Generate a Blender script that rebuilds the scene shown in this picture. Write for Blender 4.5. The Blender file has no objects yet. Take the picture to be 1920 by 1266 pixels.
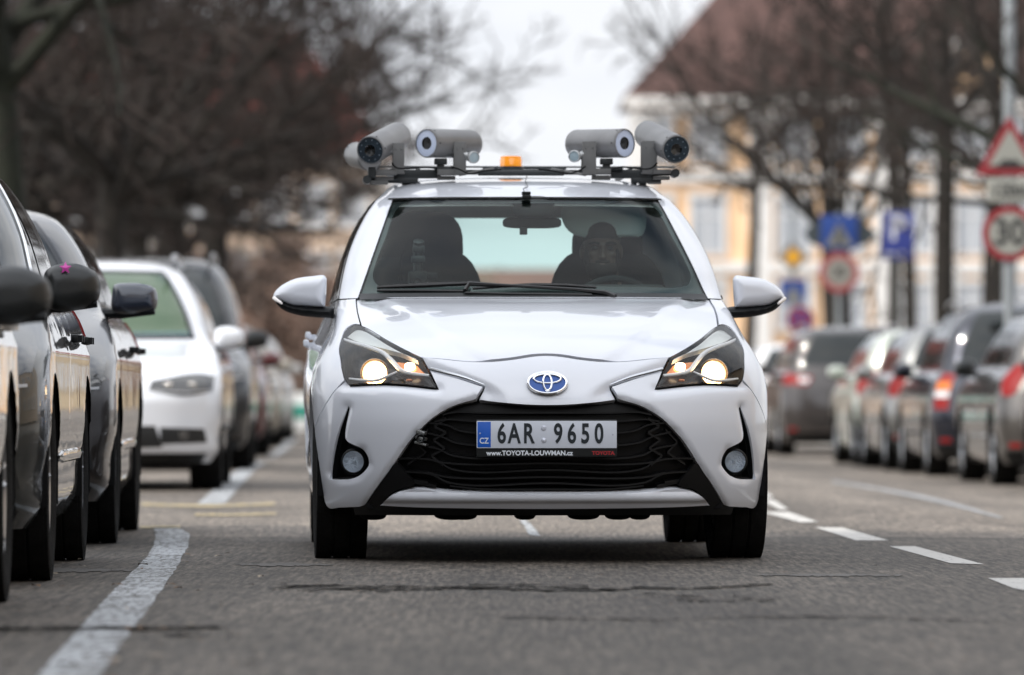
import bpy, bmesh, math, random
import numpy as np
from mathutils import Vector, Matrix
from mathutils.geometry import delaunay_2d_cdt
PI = math.pi
rad = math.radians
sc = bpy.context.scene
COL = sc.collection

# ------------------------------------------------------------------ camera
F = 11500.0            # focal length in pixels of a 1920 px wide picture
HZ = 745.0             # horizon row
CH = 0.60              # camera height
cam_d = bpy.data.cameras.new("camera")
cam = bpy.data.objects.new("camera", cam_d); COL.objects.link(cam)
cam_d.sensor_width = 36.0; cam_d.lens = F / 1920 * 36.0
cam_d.clip_start = 0.5; cam_d.clip_end = 3000
cam.location = (0, 0, CH)
cam.rotation_euler = (rad(90) + math.atan((HZ - 633) / F), 0, 0)
cam_d.dof.use_dof = True; cam_d.dof.focus_distance = 21.8; cam_d.dof.aperture_fstop = 3.7
sc.camera = cam
sc.view_settings.view_transform = 'Standard'; sc.view_settings.look = 'None'
sc.view_settings.gamma = 1; sc.view_settings.use_curve_mapping = False
sc.view_settings.exposure = 0.10
sc.cycles.max_bounces = 8; sc.cycles.transparent_max_bounces = 16
sc.cycles.caustics_reflective = False; sc.cycles.caustics_refractive = False
sc.cycles.sample_clamp_indirect = 6

# ------------------------------------------------------------------ sky + sun
SUN_EL, SUN_AZ = 42.0, -114.0         # azimuth measured clockwise from +Y (view direction): from the left, a little behind the camera
w = bpy.data.worlds.new("World"); sc.world = w; w.use_nodes = True
nt = w.node_tree; N = nt.nodes; LK = nt.links
N.clear()
out = N.new('ShaderNodeOutputWorld'); bg = N.new('ShaderNodeBackground')
sky = N.new('ShaderNodeTexSky'); sky.sky_type = 'NISHITA'; sky.sun_disc = False
sky.sun_elevation = rad(SUN_EL); sky.sun_rotation = rad(SUN_AZ); sky.dust_density = 3.0
tc = N.new('ShaderNodeTexCoord'); mp = N.new('ShaderNodeMapping'); mp.inputs['Scale'].default_value = (1, 1, 2.4)
nz = N.new('ShaderNodeTexNoise'); nz.inputs['Scale'].default_value = 3.2; nz.inputs['Detail'].default_value = 7; nz.inputs['Roughness'].default_value = 0.55
rp = N.new('ShaderNodeValToRGB'); rp.color_ramp.elements[0].position = 0.30; rp.color_ramp.elements[1].position = 0.62
rp.color_ramp.elements[0].color = (5.6, 6.1, 7.0, 1); rp.color_ramp.elements[1].color = (9.3, 9.4, 9.6, 1)
nz2 = N.new('ShaderNodeTexNoise'); nz2.inputs['Scale'].default_value = 1.6; nz2.inputs['Detail'].default_value = 4
rp2 = N.new('ShaderNodeValToRGB'); rp2.color_ramp.elements[0].position = 0.28; rp2.color_ramp.elements[1].position = 0.44
mx = N.new('ShaderNodeMixRGB')
LK.new(tc.outputs['Generated'], mp.inputs['Vector']); LK.new(mp.outputs['Vector'], nz.inputs['Vector']); LK.new(mp.outputs['Vector'], nz2.inputs['Vector'])
LK.new(nz.outputs['Fac'], rp.inputs['Fac']); LK.new(nz2.outputs['Fac'], rp2.inputs['Fac'])
LK.new(rp2.outputs['Color'], mx.inputs['Fac']); LK.new(sky.outputs['Color'], mx.inputs['Color1']); LK.new(rp.outputs['Color'], mx.inputs['Color2'])
sx = N.new('ShaderNodeSeparateXYZ'); zr = N.new('ShaderNodeMapRange'); zr.inputs['From Min'].default_value = 0.03; zr.inputs['From Max'].default_value = 0.75; zr.inputs['To Min'].default_value = 1.08; zr.inputs['To Max'].default_value = 1.35   # overcast: brighter towards the zenith
vm = N.new('ShaderNodeMixRGB'); vm.blend_type = 'MULTIPLY'; vm.inputs['Fac'].default_value = 1
LK.new(tc.outputs['Generated'], sx.inputs['Vector']); LK.new(sx.outputs['Z'], zr.inputs['Value']); LK.new(mx.outputs['Color'], vm.inputs['Color1']); LK.new(zr.outputs['Result'], vm.inputs['Color2'])
dp_ = N.new('ShaderNodeVectorMath'); dp_.operation = 'DOT_PRODUCT'; dp_.inputs[1].default_value = Vector((-.60, -.62, .50)).normalized()   # thin cloud glows on the side where the sun stands
dr = N.new('ShaderNodeMapRange'); dr.inputs['From Min'].default_value = -0.25; dr.inputs['From Max'].default_value = 0.95; dr.inputs['To Min'].default_value = 1.0; dr.inputs['To Max'].default_value = 1.85
vm2 = N.new('ShaderNodeMixRGB'); vm2.blend_type = 'MULTIPLY'; vm2.inputs['Fac'].default_value = 1
LK.new(tc.outputs['Generated'], dp_.inputs[0]); LK.new(dp_.outputs['Value'], dr.inputs['Value']); LK.new(vm.outputs['Color'], vm2.inputs['Color1']); LK.new(dr.outputs['Result'], vm2.inputs['Color2'])
LK.new(vm2.outputs['Color'], bg.inputs['Color']); bg.inputs['Strength'].default_value = 0.10
LK.new(bg.outputs['Background'], out.inputs['Surface'])
sl = bpy.data.lights.new("sun", 'SUN'); sl.energy = 4.0; sl.angle = rad(2); sl.color = (1.0, 0.95, 0.88)
so = bpy.data.objects.new("sun", sl); COL.objects.link(so)
a, e = rad(SUN_AZ), rad(SUN_EL)
sdir = Vector((math.sin(a) * math.cos(e), math.cos(a) * math.cos(e), math.sin(e)))
so.rotation_euler = sdir.to_track_quat('Z', 'Y').to_euler()

# ------------------------------------------------------------------ materials
_M = {}
def mat(name, col=(.5, .5, .5), rough=.5, metal=0., coat=0., coat_rough=.03, spec=.5, emis=None, estr=0., trans=0., ior=1.5, bump=None, vary=None, alpha=1.):
    """Principled material. bump=(scale,strength), vary=(scale, amount) noise variation of the base colour"""
    if name in _M: return _M[name]
    m = bpy.data.materials.new(name); m.use_nodes = True
    t = m.node_tree; b = t.nodes['Principled BSDF']
    b.inputs['Base Color'].default_value = (*col, 1)
    b.inputs['Roughness'].default_value = rough; b.inputs['Metallic'].default_value = metal
    b.inputs['Coat Weight'].default_value = coat; b.inputs['Coat Roughness'].default_value = coat_rough
    b.inputs['Specular IOR Level'].default_value = spec; b.inputs['IOR'].default_value = ior
    b.inputs['Transmission Weight'].default_value = trans; b.inputs['Alpha'].default_value = alpha
    if emis: b.inputs['Emission Color'].default_value = (*emis, 1); b.inputs['Emission Strength'].default_value = estr
    tcn = t.nodes.new('ShaderNodeTexCoord')
    if vary:
        n = t.nodes.new('ShaderNodeTexNoise'); n.inputs['Scale'].default_value = vary[0]; n.inputs['Detail'].default_value = 5
        mr = t.nodes.new('ShaderNodeMapRange'); mr.inputs['From Min'].default_value = .3; mr.inputs['From Max'].default_value = .7
        mr.inputs['To Min'].default_value = 1 - vary[1]; mr.inputs['To Max'].default_value = 1 + vary[1]
        h = t.nodes.new('ShaderNodeMixRGB'); h.blend_type = 'MULTIPLY'; h.inputs['Fac'].default_value = 1; h.inputs['Color1'].default_value = (*col, 1)
        t.links.new(tcn.outputs['Object'], n.inputs['Vector']); t.links.new(n.outputs['Fac'], mr.inputs['Value'])
        t.links.new(mr.outputs['Result'], h.inputs['Color2']); t.links.new(h.outputs['Color'], b.inputs['Base Color'])
    if bump:
        n = t.nodes.new('ShaderNodeTexNoise'); n.inputs['Scale'].default_value = bump[0]; n.inputs['Detail'].default_value = 4
        bp = t.nodes.new('ShaderNodeBump'); bp.inputs['Strength'].default_value = bump[1]; bp.inputs['Distance'].default_value = .01
        t.links.new(tcn.outputs['Object'], n.inputs['Vector']); t.links.new(n.outputs['Fac'], bp.inputs['Height']); t.links.new(bp.outputs['Normal'], b.inputs['Normal'])
    _M[name] = m; return m

def glass_mat(name, tint=(.75, .88, .85), refl=1.0, rough=0.0):
    """thin sheet glass: tinted see-through plus mirror reflection by Fresnel"""
    if name in _M: return _M[name]
    m = bpy.data.materials.new(name); m.use_nodes = True; t = m.node_tree; t.nodes.clear()
    o = t.nodes.new('ShaderNodeOutputMaterial'); mxn = t.nodes.new('ShaderNodeMixShader')
    tr = t.nodes.new('ShaderNodeBsdfTransparent'); tr.inputs['Color'].default_value = (*tint, 1)
    gl = t.nodes.new('ShaderNodeBsdfGlossy'); gl.inputs['Roughness'].default_value = rough; gl.inputs['Color'].default_value = (1, 1, 1, 1)
    fr = t.nodes.new('ShaderNodeFresnel'); fr.inputs['IOR'].default_value = 1.5
    mu = t.nodes.new('ShaderNodeMath'); mu.operation = 'MULTIPLY'; mu.inputs[1].default_value = refl; mu.use_clamp = True
    t.links.new(fr.outputs['Fac'], mu.inputs[0]); t.links.new(mu.outputs[0], mxn.inputs['Fac'])
    t.links.new(tr.outputs[0], mxn.inputs[1]); t.links.new(gl.outputs[0], mxn.inputs[2]); t.links.new(mxn.outputs[0], o.inputs['Surface'])
    _M[name] = m; return m

def paint(name, col, metal=.0, rough=.35, coat=1.0, wave=0.):
    m = mat(name, col, rough=rough, metal=metal, coat=coat, coat_rough=.02, spec=.4)
    if wave:                     # pressed sheet metal is never quite flat
        t = m.node_tree; b = t.nodes['Principled BSDF']; tcn = t.nodes.new('ShaderNodeTexCoord'); n = t.nodes.new('ShaderNodeTexNoise'); n.inputs['Scale'].default_value = 2.6; n.inputs['Detail'].default_value = 2.5
        bp = t.nodes.new('ShaderNodeBump'); bp.inputs['Strength'].default_value = wave; bp.inputs['Distance'].default_value = .03
        t.links.new(tcn.outputs['Object'], n.inputs['Vector']); t.links.new(n.outputs['Fac'], bp.inputs['Height']); t.links.new(bp.outputs[0], b.inputs['Normal']); t.links.new(bp.outputs[0], b.inputs['Coat Normal'])
    return m

BLACK = mat('black_plastic', (.005, .006, .007), rough=.45, spec=.3)
GLOSSB = mat('gloss_black', (.008, .009, .010), rough=.08, spec=.6)
MATTEB = mat('matte_black', (.005, .005, .0055), rough=.8, spec=.2)
RUBBER = mat('rubber', (.009, .0088, .0085), rough=.9, spec=.15, bump=(90, .5), vary=(14, .5))
CHROME = mat('chrome', (.75, .76, .78), rough=.10, metal=1.)
ALU = mat('wheel_alloy', (.42, .43, .45), rough=.28, metal=.9, coat=.4)
STEEL = mat('galvanised_steel', (.26, .28, .29), rough=.5, metal=.4, vary=(3, .15))

# ------------------------------------------------------------------ object helpers
def link(o, parent=None):
    COL.objects.link(o)
    if parent is not None: o.parent = parent
    return o
def tag(o, label=None, cat=None, group=None, kind=None):
    if label: o['label'] = label
    if cat: o['category'] = cat
    if group: o['group'] = group
    if kind: o['kind'] = kind
    return o
def empty(name, loc=(0, 0, 0), rz=0., label=None, cat=None, group=None, parent=None):
    o = bpy.data.objects.new(name, None); o.empty_display_size = .2
    o.location = loc; o.rotation_euler = (0, 0, rz); link(o, parent); tag(o, label, cat, group); return o
def copy_tree(o, parent=None):
    c = o.copy(); COL.objects.link(c); c.parent = parent
    for ch in o.children: copy_tree(ch, c)
    return c

class MB:
    """collects geometry, then becomes ONE mesh object"""
    def __init__(s): s.v = []; s.f = []; s.m = []; s.sm = []
    def add(s, v, f, mi=0, smooth=True):
        o = len(s.v); s.v.extend([tuple(map(float, p)) for p in v]); s.f.extend([tuple(i + o for i in q) for q in f])
        s.m.extend([mi] * len(f)); s.sm.extend([smooth] * len(f)); return s
    def box(s, c, d, rot=None, mi=0, bev=0.):
        bm = bmesh.new(); bmesh.ops.create_cube(bm, size=1)
        for v in bm.verts: v.co = Vector((v.co.x * d[0], v.co.y * d[1], v.co.z * d[2]))
        if bev > 0: bmesh.ops.bevel(bm, geom=list(bm.edges), offset=min(bev, min(d) * .45), segments=2, affect='EDGES', profile=.6)
        M = Matrix.Translation(Vector(c))
        if rot is not None: M = M @ (rot.to_4x4() if hasattr(rot, 'to_4x4') else Matrix.Rotation(rot, 4, 'Z'))
        bm.verts.ensure_lookup_table()
        vs = [M @ v.co for v in bm.verts]; fs = [[v.index for v in f.verts] for f in bm.faces]; bm.free()
        return s.add(vs, fs, mi, False)
    def tube(s, pts, r, n=10, mi=0, cap=True, flat=1.0):
        pts = [Vector(p) for p in pts]; k = len(pts); rr = r if hasattr(r, '__len__') else [r] * k
        vs = []; fs = []; ref = None
        for i, p in enumerate(pts):
            t = (pts[min(i + 1, k - 1)] - pts[max(i - 1, 0)]).normalized()
            if ref is None: ref = Vector((0, 0, 1)) if abs(t.z) < .9 else Vector((1, 0, 0))
            a_ = t.cross(ref).normalized(); b_ = a_.cross(t).normalized(); ref = b_
            for j in range(n):
                q = 2 * PI * j / n; vs.append(p + (a_ * math.cos(q) + b_ * math.sin(q) * flat) * rr[i])
        for i in range(k - 1):
            for j in range(n): fs.append((i * n + j, i * n + (j + 1) % n, (i + 1) * n + (j + 1) % n, (i + 1) * n + j))
        if cap: fs.append(tuple(range(n - 1, -1, -1))); fs.append(tuple((k - 1) * n + j for j in range(n)))
        return s.add(vs, fs, mi, True)
    def lathe(s, prof, c=(0, 0, 0), axis=(0, 0, 1), n=32, mi=0):
        """prof: list of (r, h) along axis"""
        ax = Vector(axis).normalized(); u = ax.orthogonal().normalized(); v_ = ax.cross(u); c = Vector(c); vs = []; fs = []
        for (r, h) in prof:
            for j in range(n):
                q = 2 * PI * j / n; vs.append(c + ax * h + (u * math.cos(q) + v_ * math.sin(q)) * r)
        for i in range(len(prof) - 1):
            for j in range(n): fs.append((i * n + j, i * n + (j + 1) % n, (i + 1) * n + (j + 1) % n, (i + 1) * n + j))
        return s.add(vs, fs, mi, True)
    def each(s, name, mats, parent=None):
        """one object for every connected piece added"""
        used = {}
        par = list(range(len(s.v)))
        def fd(i):
            while par[i] != i: par[i] = par[par[i]]; i = par[i]
            return i
        for f in s.f:
            a_ = fd(f[0])
            for i in f[1:]: par[fd(i)] = a_
        for f, m, q in zip(s.f, s.m, s.sm): used.setdefault(fd(f[0]), []).append((f, m, q))
        for fs in used.values():
            ids = sorted({i for f, _, _ in fs for i in f}); mp_ = {i: k for k, i in enumerate(ids)}; b = MB(); b.v = [s.v[i] for i in ids]
            b.f = [tuple(mp_[i] for i in f) for f, _, _ in fs]; b.m = [m for _, m, _ in fs]; b.sm = [q for _, _, q in fs]; b.build(name, mats, parent)
    def build(s, name, mats, parent=None, auto=True):
        me = bpy.data.meshes.new(name); me.from_pydata(s.v, [], s.f)
        if not isinstance(mats, (list, tuple)): mats = [mats]
        for m in mats: me.materials.append(m)
        me.polygons.foreach_set('material_index', s.m); me.polygons.foreach_set('use_smooth', s.sm)
        me.update()
        if auto:
            try: me.set_sharp_from_angle(angle=rad(38))
            except Exception: pass
        return link(bpy.data.objects.new(name, me), parent)

def text_mesh(txt, h, mats_, name, parent, M, wscale=1., bold=.0, ext=.001, align='CENTER'):
    """flat lettering as a mesh; M = local matrix (text in XY plane)"""
    cu = bpy.data.curves.new(name + '_c', 'FONT'); cu.body = txt; cu.size = h; cu.extrude = ext; cu.offset = bold
    cu.align_x = align; cu.align_y = 'CENTER'; cu.resolution_u = 4
    o = bpy.data.objects.new('tmp', cu); COL.objects.link(o)
    dg = bpy.context.evaluated_depsgraph_get(); me = bpy.data.meshes.new_from_object(o.evaluated_get(dg)); COL.objects.unlink(o); bpy.data.objects.remove(o)
    me.materials.clear(); me.materials.append(mats_)
    me.transform(M @ Matrix.Scale(wscale, 4, (1, 0, 0)))
    me.name = name
    return link(bpy.data.objects.new(name, me), parent)

# ------------------------------------------------------------------ curves
def pchip(xs, ys):
    xs = np.array(xs, float); ys = np.array(ys, float); h = np.diff(xs); d = np.diff(ys) / h
    m = np.zeros_like(xs); m[0] = d[0]; m[-1] = d[-1]
    for i in range(1, len(xs) - 1):
        if d[i - 1] * d[i] > 0:
            w1 = 2 * h[i] + h[i - 1]; w2 = h[i] + 2 * h[i - 1]; m[i] = (w1 + w2) / (w1 / d[i - 1] + w2 / d[i])
    def f(x):
        x = np.clip(np.asarray(x, float), xs[0], xs[-1]); i = np.clip(np.searchsorted(xs, x, side='right') - 1, 0, len(xs) - 2)
        t = (x - xs[i]) / h[i]; t2 = t * t; t3 = t2 * t
        return (2*t3-3*t2+1)*ys[i] + (t3-2*t2+t)*h[i]*m[i] + (-2*t3+3*t2)*ys[i+1] + (t3-t2)*h[i]*m[i+1]
    return f
def sstep(x): x = np.clip(x, 0, 1); return x * x * (3 - 2 * x)
def smooth_line(pts, step, closed=False):
    """Catmull-Rom through pts, a third element marks a corner; resampled at about step (2-D)"""
    P = [np.array(p[:2], float) for p in pts]; C = [len(p) > 2 for p in pts]; n = len(P); out_ = []
    rng = range(n) if closed else range(n - 1)
    for i in rng:
        a_, b_ = P[i], P[(i + 1) % n]
        pa = P[(i - 1) % n] if (closed or i > 0) and not C[i] else a_ - (b_ - a_)
        pb = P[(i + 2) % n] if (closed or i + 2 < n) and not C[(i + 1) % n] else b_ + (b_ - a_)
        L = np.linalg.norm(b_ - a_); k = max(1, int(math.ceil(L / step)))
        da, db = np.linalg.norm(a_ - pa) + 1e-9, np.linalg.norm(b_ - pb) + 1e-9
        ta = ((b_ - a_) / max(L, 1e-9) + (a_ - pa) / da); tb = ((b_ - a_) / max(L, 1e-9) + (pb - b_) / db)
        ta = ta / 2 * L; tb = tb / 2 * L
        for j in range(k):
            t = j / k; t2 = t * t; t3 = t2 * t
            out_.append((2*t3-3*t2+1)*a_ + (t3-2*t2+t)*ta + (-2*t3+3*t2)*b_ + (t3-t2)*tb)
    if not closed: out_.append(P[-1])
    return np.array(out_)
def in_poly(P, poly):
    x, y = P[:, 0], P[:, 1]; r = np.zeros(len(P), bool); n = len(poly)
    for i in range(n):
        x1, y1 = poly[i]; x2, y2 = poly[(i + 1) % n]
        if y1 == y2: continue
        c = ((y1 > y) != (y2 > y)) & (x < (x2 - x1) * (y - y1) / (y2 - y1) + x1); r ^= c
    return r
def dist_line(P, line, closed=False):
    A = np.asarray(line, float); B = np.roll(A, -1, 0) if closed else A[1:]; A = A if closed else A[:-1]; d = np.full(len(P), 1e9)
    for a_, b_ in zip(A, B):
        ab = b_ - a_; l2 = ab @ ab + 1e-12; t = np.clip(((P - a_) @ ab) / l2, 0, 1); q = a_ + t[:, None] * ab; d = np.minimum(d, np.hypot(P[:, 0] - q[:, 0], P[:, 1] - q[:, 1]))
    return d
def poly_area(p): return .5 * np.sum(p[:, 0] * np.roll(p[:, 1], -1) - np.roll(p[:, 0], -1) * p[:, 1])
def poly_normals(p):
    """outward normals of a closed polygon (vertex wise)"""
    s = 1 if poly_area(p) > 0 else -1; t = np.roll(p, -1, 0) - np.roll(p, 1, 0); n = np.stack([t[:, 1], -t[:, 0]], 1) * s
    return n / (np.linalg.norm(n, axis=1)[:, None] + 1e-9)
def cdt_fill(poly, holes, step):
    """triangulated interior of poly minus holes with grid points; returns pts, tris, boundary loops (index lists)"""
    lo, hi = poly.min(0), poly.max(0); gx = np.arange(lo[0], hi[0], step); gy = np.arange(lo[1], hi[1], step * .87)
    G = np.array([(x + (step * .5 if j & 1 else 0), y) for j, y in enumerate(gy) for x in gx]) if len(gx) and len(gy) else np.zeros((0, 2))
    if len(G):
        k = in_poly(G, poly); G = G[k]
        for h in holes: G = G[~in_poly(G, h)]
        if len(G): G = G[dist_line(G, poly, True) > step * .45]
        for h in holes:
            if len(G): G = G[dist_line(G, h, True) > step * .45]
    V = [Vector(p) for p in poly]; E = [(i, (i + 1) % len(poly)) for i in range(len(poly))]; o = len(V)
    for h in holes:
        V += [Vector(p) for p in h]; E += [(o + i, o + (i + 1) % len(h)) for i in range(len(h))]; o = len(V)
    V += [Vector(p) for p in G]
    r = delaunay_2d_cdt(V, E, [], 0, 1e-7); P = np.array([tuple(p) for p in r[0]]); T = np.array(r[2])
    c = P[T].mean(1); k = in_poly(c, poly)
    for h in holes: k &= ~in_poly(c, h)
    T = T[k]
    inv = {}
    for ni, src in enumerate(r[3]):
        for q in src: inv[q] = ni
    loops = []; o = 0
    for lp in [poly] + list(holes): loops.append([inv[o + i] for i in range(len(lp))]); o += len(lp)
    return P, T, loops

# ------------------------------------------------------------------ vehicle body surface: stacked plan contours
class Surf:
    """front/rear: rows (z, set-back, corner length, exponent); width: rows (z, front half width, rear half width)"""
    def __init__(s, L, front, rear, width):
        f = list(zip(*front)); r = list(zip(*rear)); w_ = list(zip(*width)); s.L = L
        s.y0, s.B, s.n = pchip(f[0], f[1]), pchip(f[0], f[2]), pchip(f[0], f[3])
        s.y1, s.Br, s.nr = pchip(r[0], r[1]), pchip(r[0], r[2]), pchip(r[0], r[3])
        s.wf, s.wr = pchip(w_[0], w_[1]), pchip(w_[0], w_[2])
    def ev(s, T, z):
        T = np.asarray(T, float); z = np.asarray(z, float); T, z = np.broadcast_arrays(T, z); T = np.where(T > 3, T - 6, T)
        sg = np.where(T < 0, -1., 1.); a_ = np.abs(T); wf, wr = s.wf(z), s.wr(z)
        ya = s.y0(z) + s.B(z); yb = s.L - s.y1(z) - s.Br(z); yb = np.maximum(yb, ya + .01)
        xs = np.sin(np.clip(a_, 0, 1) * PI / 2); n = s.n(z); fy = s.y0(z) + s.B(z) * (1 - np.clip(1 - xs ** n, 0, 1) ** (1 / n))
        xr = np.sin(np.clip(3 - a_, 0, 1) * PI / 2); nr = s.nr(z); ry = yb + s.Br(z) * np.clip(1 - xr ** nr, 0, 1) ** (1 / nr)
        u = np.clip(a_ - 1, 0, 1)
        x = np.where(a_ < 1, wf * xs, np.where(a_ < 2, wf + (wr - wf) * sstep(u * 1.6), wr * xr))
        y = np.where(a_ < 1, fy, np.where(a_ < 2, ya + (yb - ya) * u, ry))
        return np.stack([x * sg, y, z], -1)
    def nrm(s, T, z):
        e1, e2 = 1e-3, 1e-3; du = s.ev(T + e1, z) - s.ev(T - e1, z); dz = s.ev(T, z + e2) - s.ev(T, z - e2)
        n = np.cross(du, dz); return n / (np.linalg.norm(n, axis=-1)[..., None] + 1e-12)
    def at(s, T, z, off=0.):
        return s.ev(T, z) + s.nrm(T, z) * np.asarray(off)[..., None] if np.ndim(off) else s.ev(T, z) + s.nrm(T, z) * off
    def Tx(s, x, z): return np.sign(x) * np.arcsin(np.clip(np.abs(x) / s.wf(z), 0, 1)) * 2 / PI
    def Txr(s, x, z): return (3 - np.arcsin(np.clip(abs(x) / s.wr(z), 0, 1)) * 2 / PI) * (1 if x >= 0 else -1)
    def Td(s, d, z):
        """positive T for a point at distance d behind the nose"""
        y0, B, n = float(s.y0(z)), float(s.B(z)), float(s.n(z)); yb = s.L - float(s.y1(z)) - float(s.Br(z))
        if d < y0 + B:
            q = max(0, min(1, (d - y0) / B)); return math.asin((1 - (1 - q) ** n) ** (1 / n)) * 2 / PI
        if d < yb: return 1 + (d - y0 - B) / (yb - y0 - B)
        Br, nr = float(s.Br(z)), float(s.nr(z)); q = max(0, min(1, (d - yb) / Br)); return 3 - math.asin((1 - q ** nr) ** (1 / nr)) * 2 / PI
    def dx(s, x, z):
        q = min(1, abs(x) / float(s.wf(z))); n = float(s.n(z)); return float(s.y0(z)) + float(s.B(z)) * (1 - (1 - q ** n) ** (1 / n))

SIDE_K = 2.4
def T2U(T):
    T = np.asarray(T, float); a_ = np.abs(T); u = np.where(a_ < 1, a_, np.where(a_ < 2, 1 + (a_ - 1) * SIDE_K, 1 + SIDE_K + (a_ - 2))); return np.sign(T) * u
def U2T(U):
    U = np.asarray(U, float); a_ = np.abs(U); t = np.where(a_ < 1, a_, np.where(a_ < 1 + SIDE_K, 1 + (a_ - 1) / SIDE_K, 2 + (a_ - 1 - SIDE_K))); return np.sign(U) * t

def panel(mb, S, outline, holes=(), step=.02, zs=1., off=0., rim=.012, gap=.0020, flange=.005, mi=0, mr=1, dfn=None, smooth=True):
    """outline: list of (T,z[,corner]) -> skin on surface S.  zs stretches z in the triangulation plane"""
    def prep(o, grow):
        p = [(float(T2U(q[0])), q[1] * zs) + tuple(q[2:]) for q in o]; p = smooth_line(p, step, True)
        return p + poly_normals(p) * grow
    P0 = prep(outline, -gap); H = [prep(h, gap) for h in holes]
    P, T, loops = cdt_fill(P0, H, step)
    def m3(p, o):
        t, z = U2T(p[:, 0]), p[:, 1] / zs; oo = np.full(len(p), float(o))
        if dfn is not None:
            b = S.ev(t, z); oo = oo + dfn(b[:, 0], b[:, 2])
        return S.ev(t, z) + S.nrm(t, z) * oo[:, None]
    V = m3(P, off)
    # orientation: normals outward
    tri = T.copy(); a_, b_, c_ = P[tri[:, 0]], P[tri[:, 1]], P[tri[:, 2]]
    ar = (b_[:, 0]-a_[:, 0])*(c_[:, 1]-a_[:, 1]) - (c_[:, 0]-a_[:, 0])*(b_[:, 1]-a_[:, 1]); fl = ar < 0; tri[fl] = tri[fl][:, ::-1]
    mb.add(V, tri.tolist(), mi, smooth)
    if rim:
        for li, lp in enumerate(loops):
            L = P[lp]; n = poly_normals(L) * (1 if li == 0 else -1); k = len(lp)
            r0 = m3(L, off); r1 = m3(L, off - rim); vs = np.concatenate([r0, r1]); fs = [(i, (i + 1) % k, k + (i + 1) % k, k + i) for i in range(k)]
            mb.add(vs, fs, mi, smooth)
            if flange:
                r2 = m3(L + n * flange, off - rim); vs = np.concatenate([r1, r2]); mb.add(vs, fs, mr, smooth)
    return mb

def grid(mb, S, Ts, zs_, off=0., mi=0, keep=None, wrap=False):
    """Ts: (rows, cols) or (cols,), zs_: (rows,) or (rows, cols)"""
    zs_ = np.asarray(zs_, float); Ts = np.asarray(Ts, float)
    if Ts.ndim == 1: Ts = np.broadcast_to(Ts, (zs_.shape[0], len(Ts)))
    if zs_.ndim == 1: zs_ = np.broadcast_to(zs_[:, None], Ts.shape)
    r, c = Ts.shape; V = S.at(Ts.ravel(), zs_.ravel(), off); fs = []
    for i in range(r - 1):
        for j in range(c - 1):
            q = (i * c + j, i * c + j + 1, (i + 1) * c + j + 1, (i + 1) * c + j)
            if keep is None or keep(V[list(q)].mean(0)): fs.append(q)
    mb.add(V, fs, mi, True); return mb

def mirror_pts(pts): return [(-p[0],) + tuple(p[1:]) for p in pts]

# ------------------------------------------------------------------ picture <-> road helpers
RS = (650 - 960) / F               # the road runs very slightly to the left of the view axis
def RX(xr, Y): return xr + RS * Y
def zprof(xr):
    """ground height: level on the left, cross-fall to the gutter on the right"""
    return float(-.135 * sstep((xr - 2.6) / 2.6))
def gpt(px, py, zg=0.):
    Y = F * (CH - zg) / (py - HZ); return ((px - 960) / F * Y, Y)
# ================================================================== generic solid helpers
def superell(mb, c, h, n1=2.6, n2=2.6, rot=None, mi=0, seg=28, rings=16):
    vs = []; fs = []
    def pw(v, n): return math.copysign(abs(v) ** (2 / n), v)
    for i in range(rings + 1):
        p = -PI / 2 + PI * i / rings
        for j in range(seg):
            q = 2 * PI * j / seg; v = Vector((h[0] * pw(math.cos(p), n1) * pw(math.cos(q), n2), h[1] * pw(math.cos(p), n1) * pw(math.sin(q), n2), h[2] * pw(math.sin(p), n1)))
            if rot is not None: v = rot @ v
            vs.append(v + Vector(c))
    for i in range(rings):
        for j in range(seg): fs.append((i*seg+j, i*seg+(j+1) % seg, (i+1)*seg+(j+1) % seg, (i+1)*seg+j))
    return mb.add(vs, fs, mi, True)
def pillow(mb, outline, ymid, hf, hb, R=.03, step=.008, mi=0, slant=None):
    """outline (x,z[,corner]) in the local xz plane, swollen towards -y by hf and towards +y by hb"""
    p = smooth_line(outline, step, True)
    if poly_area(p) < 0: p = p[::-1]
    P, T, loops = cdt_fill(p, [], step); d = np.clip(dist_line(P, p, True) / R, 0, 1); k = np.sqrt(1 - (1 - d) ** 2)
    s_ = slant(P[:, 0], P[:, 1]) if slant else 0.
    f = np.stack([P[:, 0], ymid - hf * k + s_, P[:, 1]], 1); b = np.stack([P[:, 0], ymid + hb * k + s_, P[:, 1]], 1)
    a_, b_, c_ = P[T[:, 0]], P[T[:, 1]], P[T[:, 2]]; ar = (b_[:, 0]-a_[:, 0])*(c_[:, 1]-a_[:, 1]) - (c_[:, 0]-a_[:, 0])*(b_[:, 1]-a_[:, 1]); T = T.copy(); T[ar < 0] = T[ar < 0][:, ::-1]
    mb.add(f, T.tolist(), mi); mb.add(b, T[:, ::-1].tolist(), mi); return mb
def strip(mb, S, pts, wd, ht, off, mi=0):
    """flat bar following surface points (T,z): wd = height in z, ht = depth inwards"""
    P = [S.at(t, z, off) for t, z in pts]; Nn = [S.nrm(t, z) for t, z in pts]; vs = []; fs = []
    for p, n in zip(P, Nn):
        q = p - n * ht; dz = np.array([0, 0, wd / 2]); vs += [p - dz, p + dz, q + dz, q - dz]
    for i in range(len(pts) - 1):
        for j in range(4): fs.append((i*4+j, i*4+(j+1) % 4, (i+1)*4+(j+1) % 4, (i+1)*4+j))
    return mb.add(vs, fs, mi, False)
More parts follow.
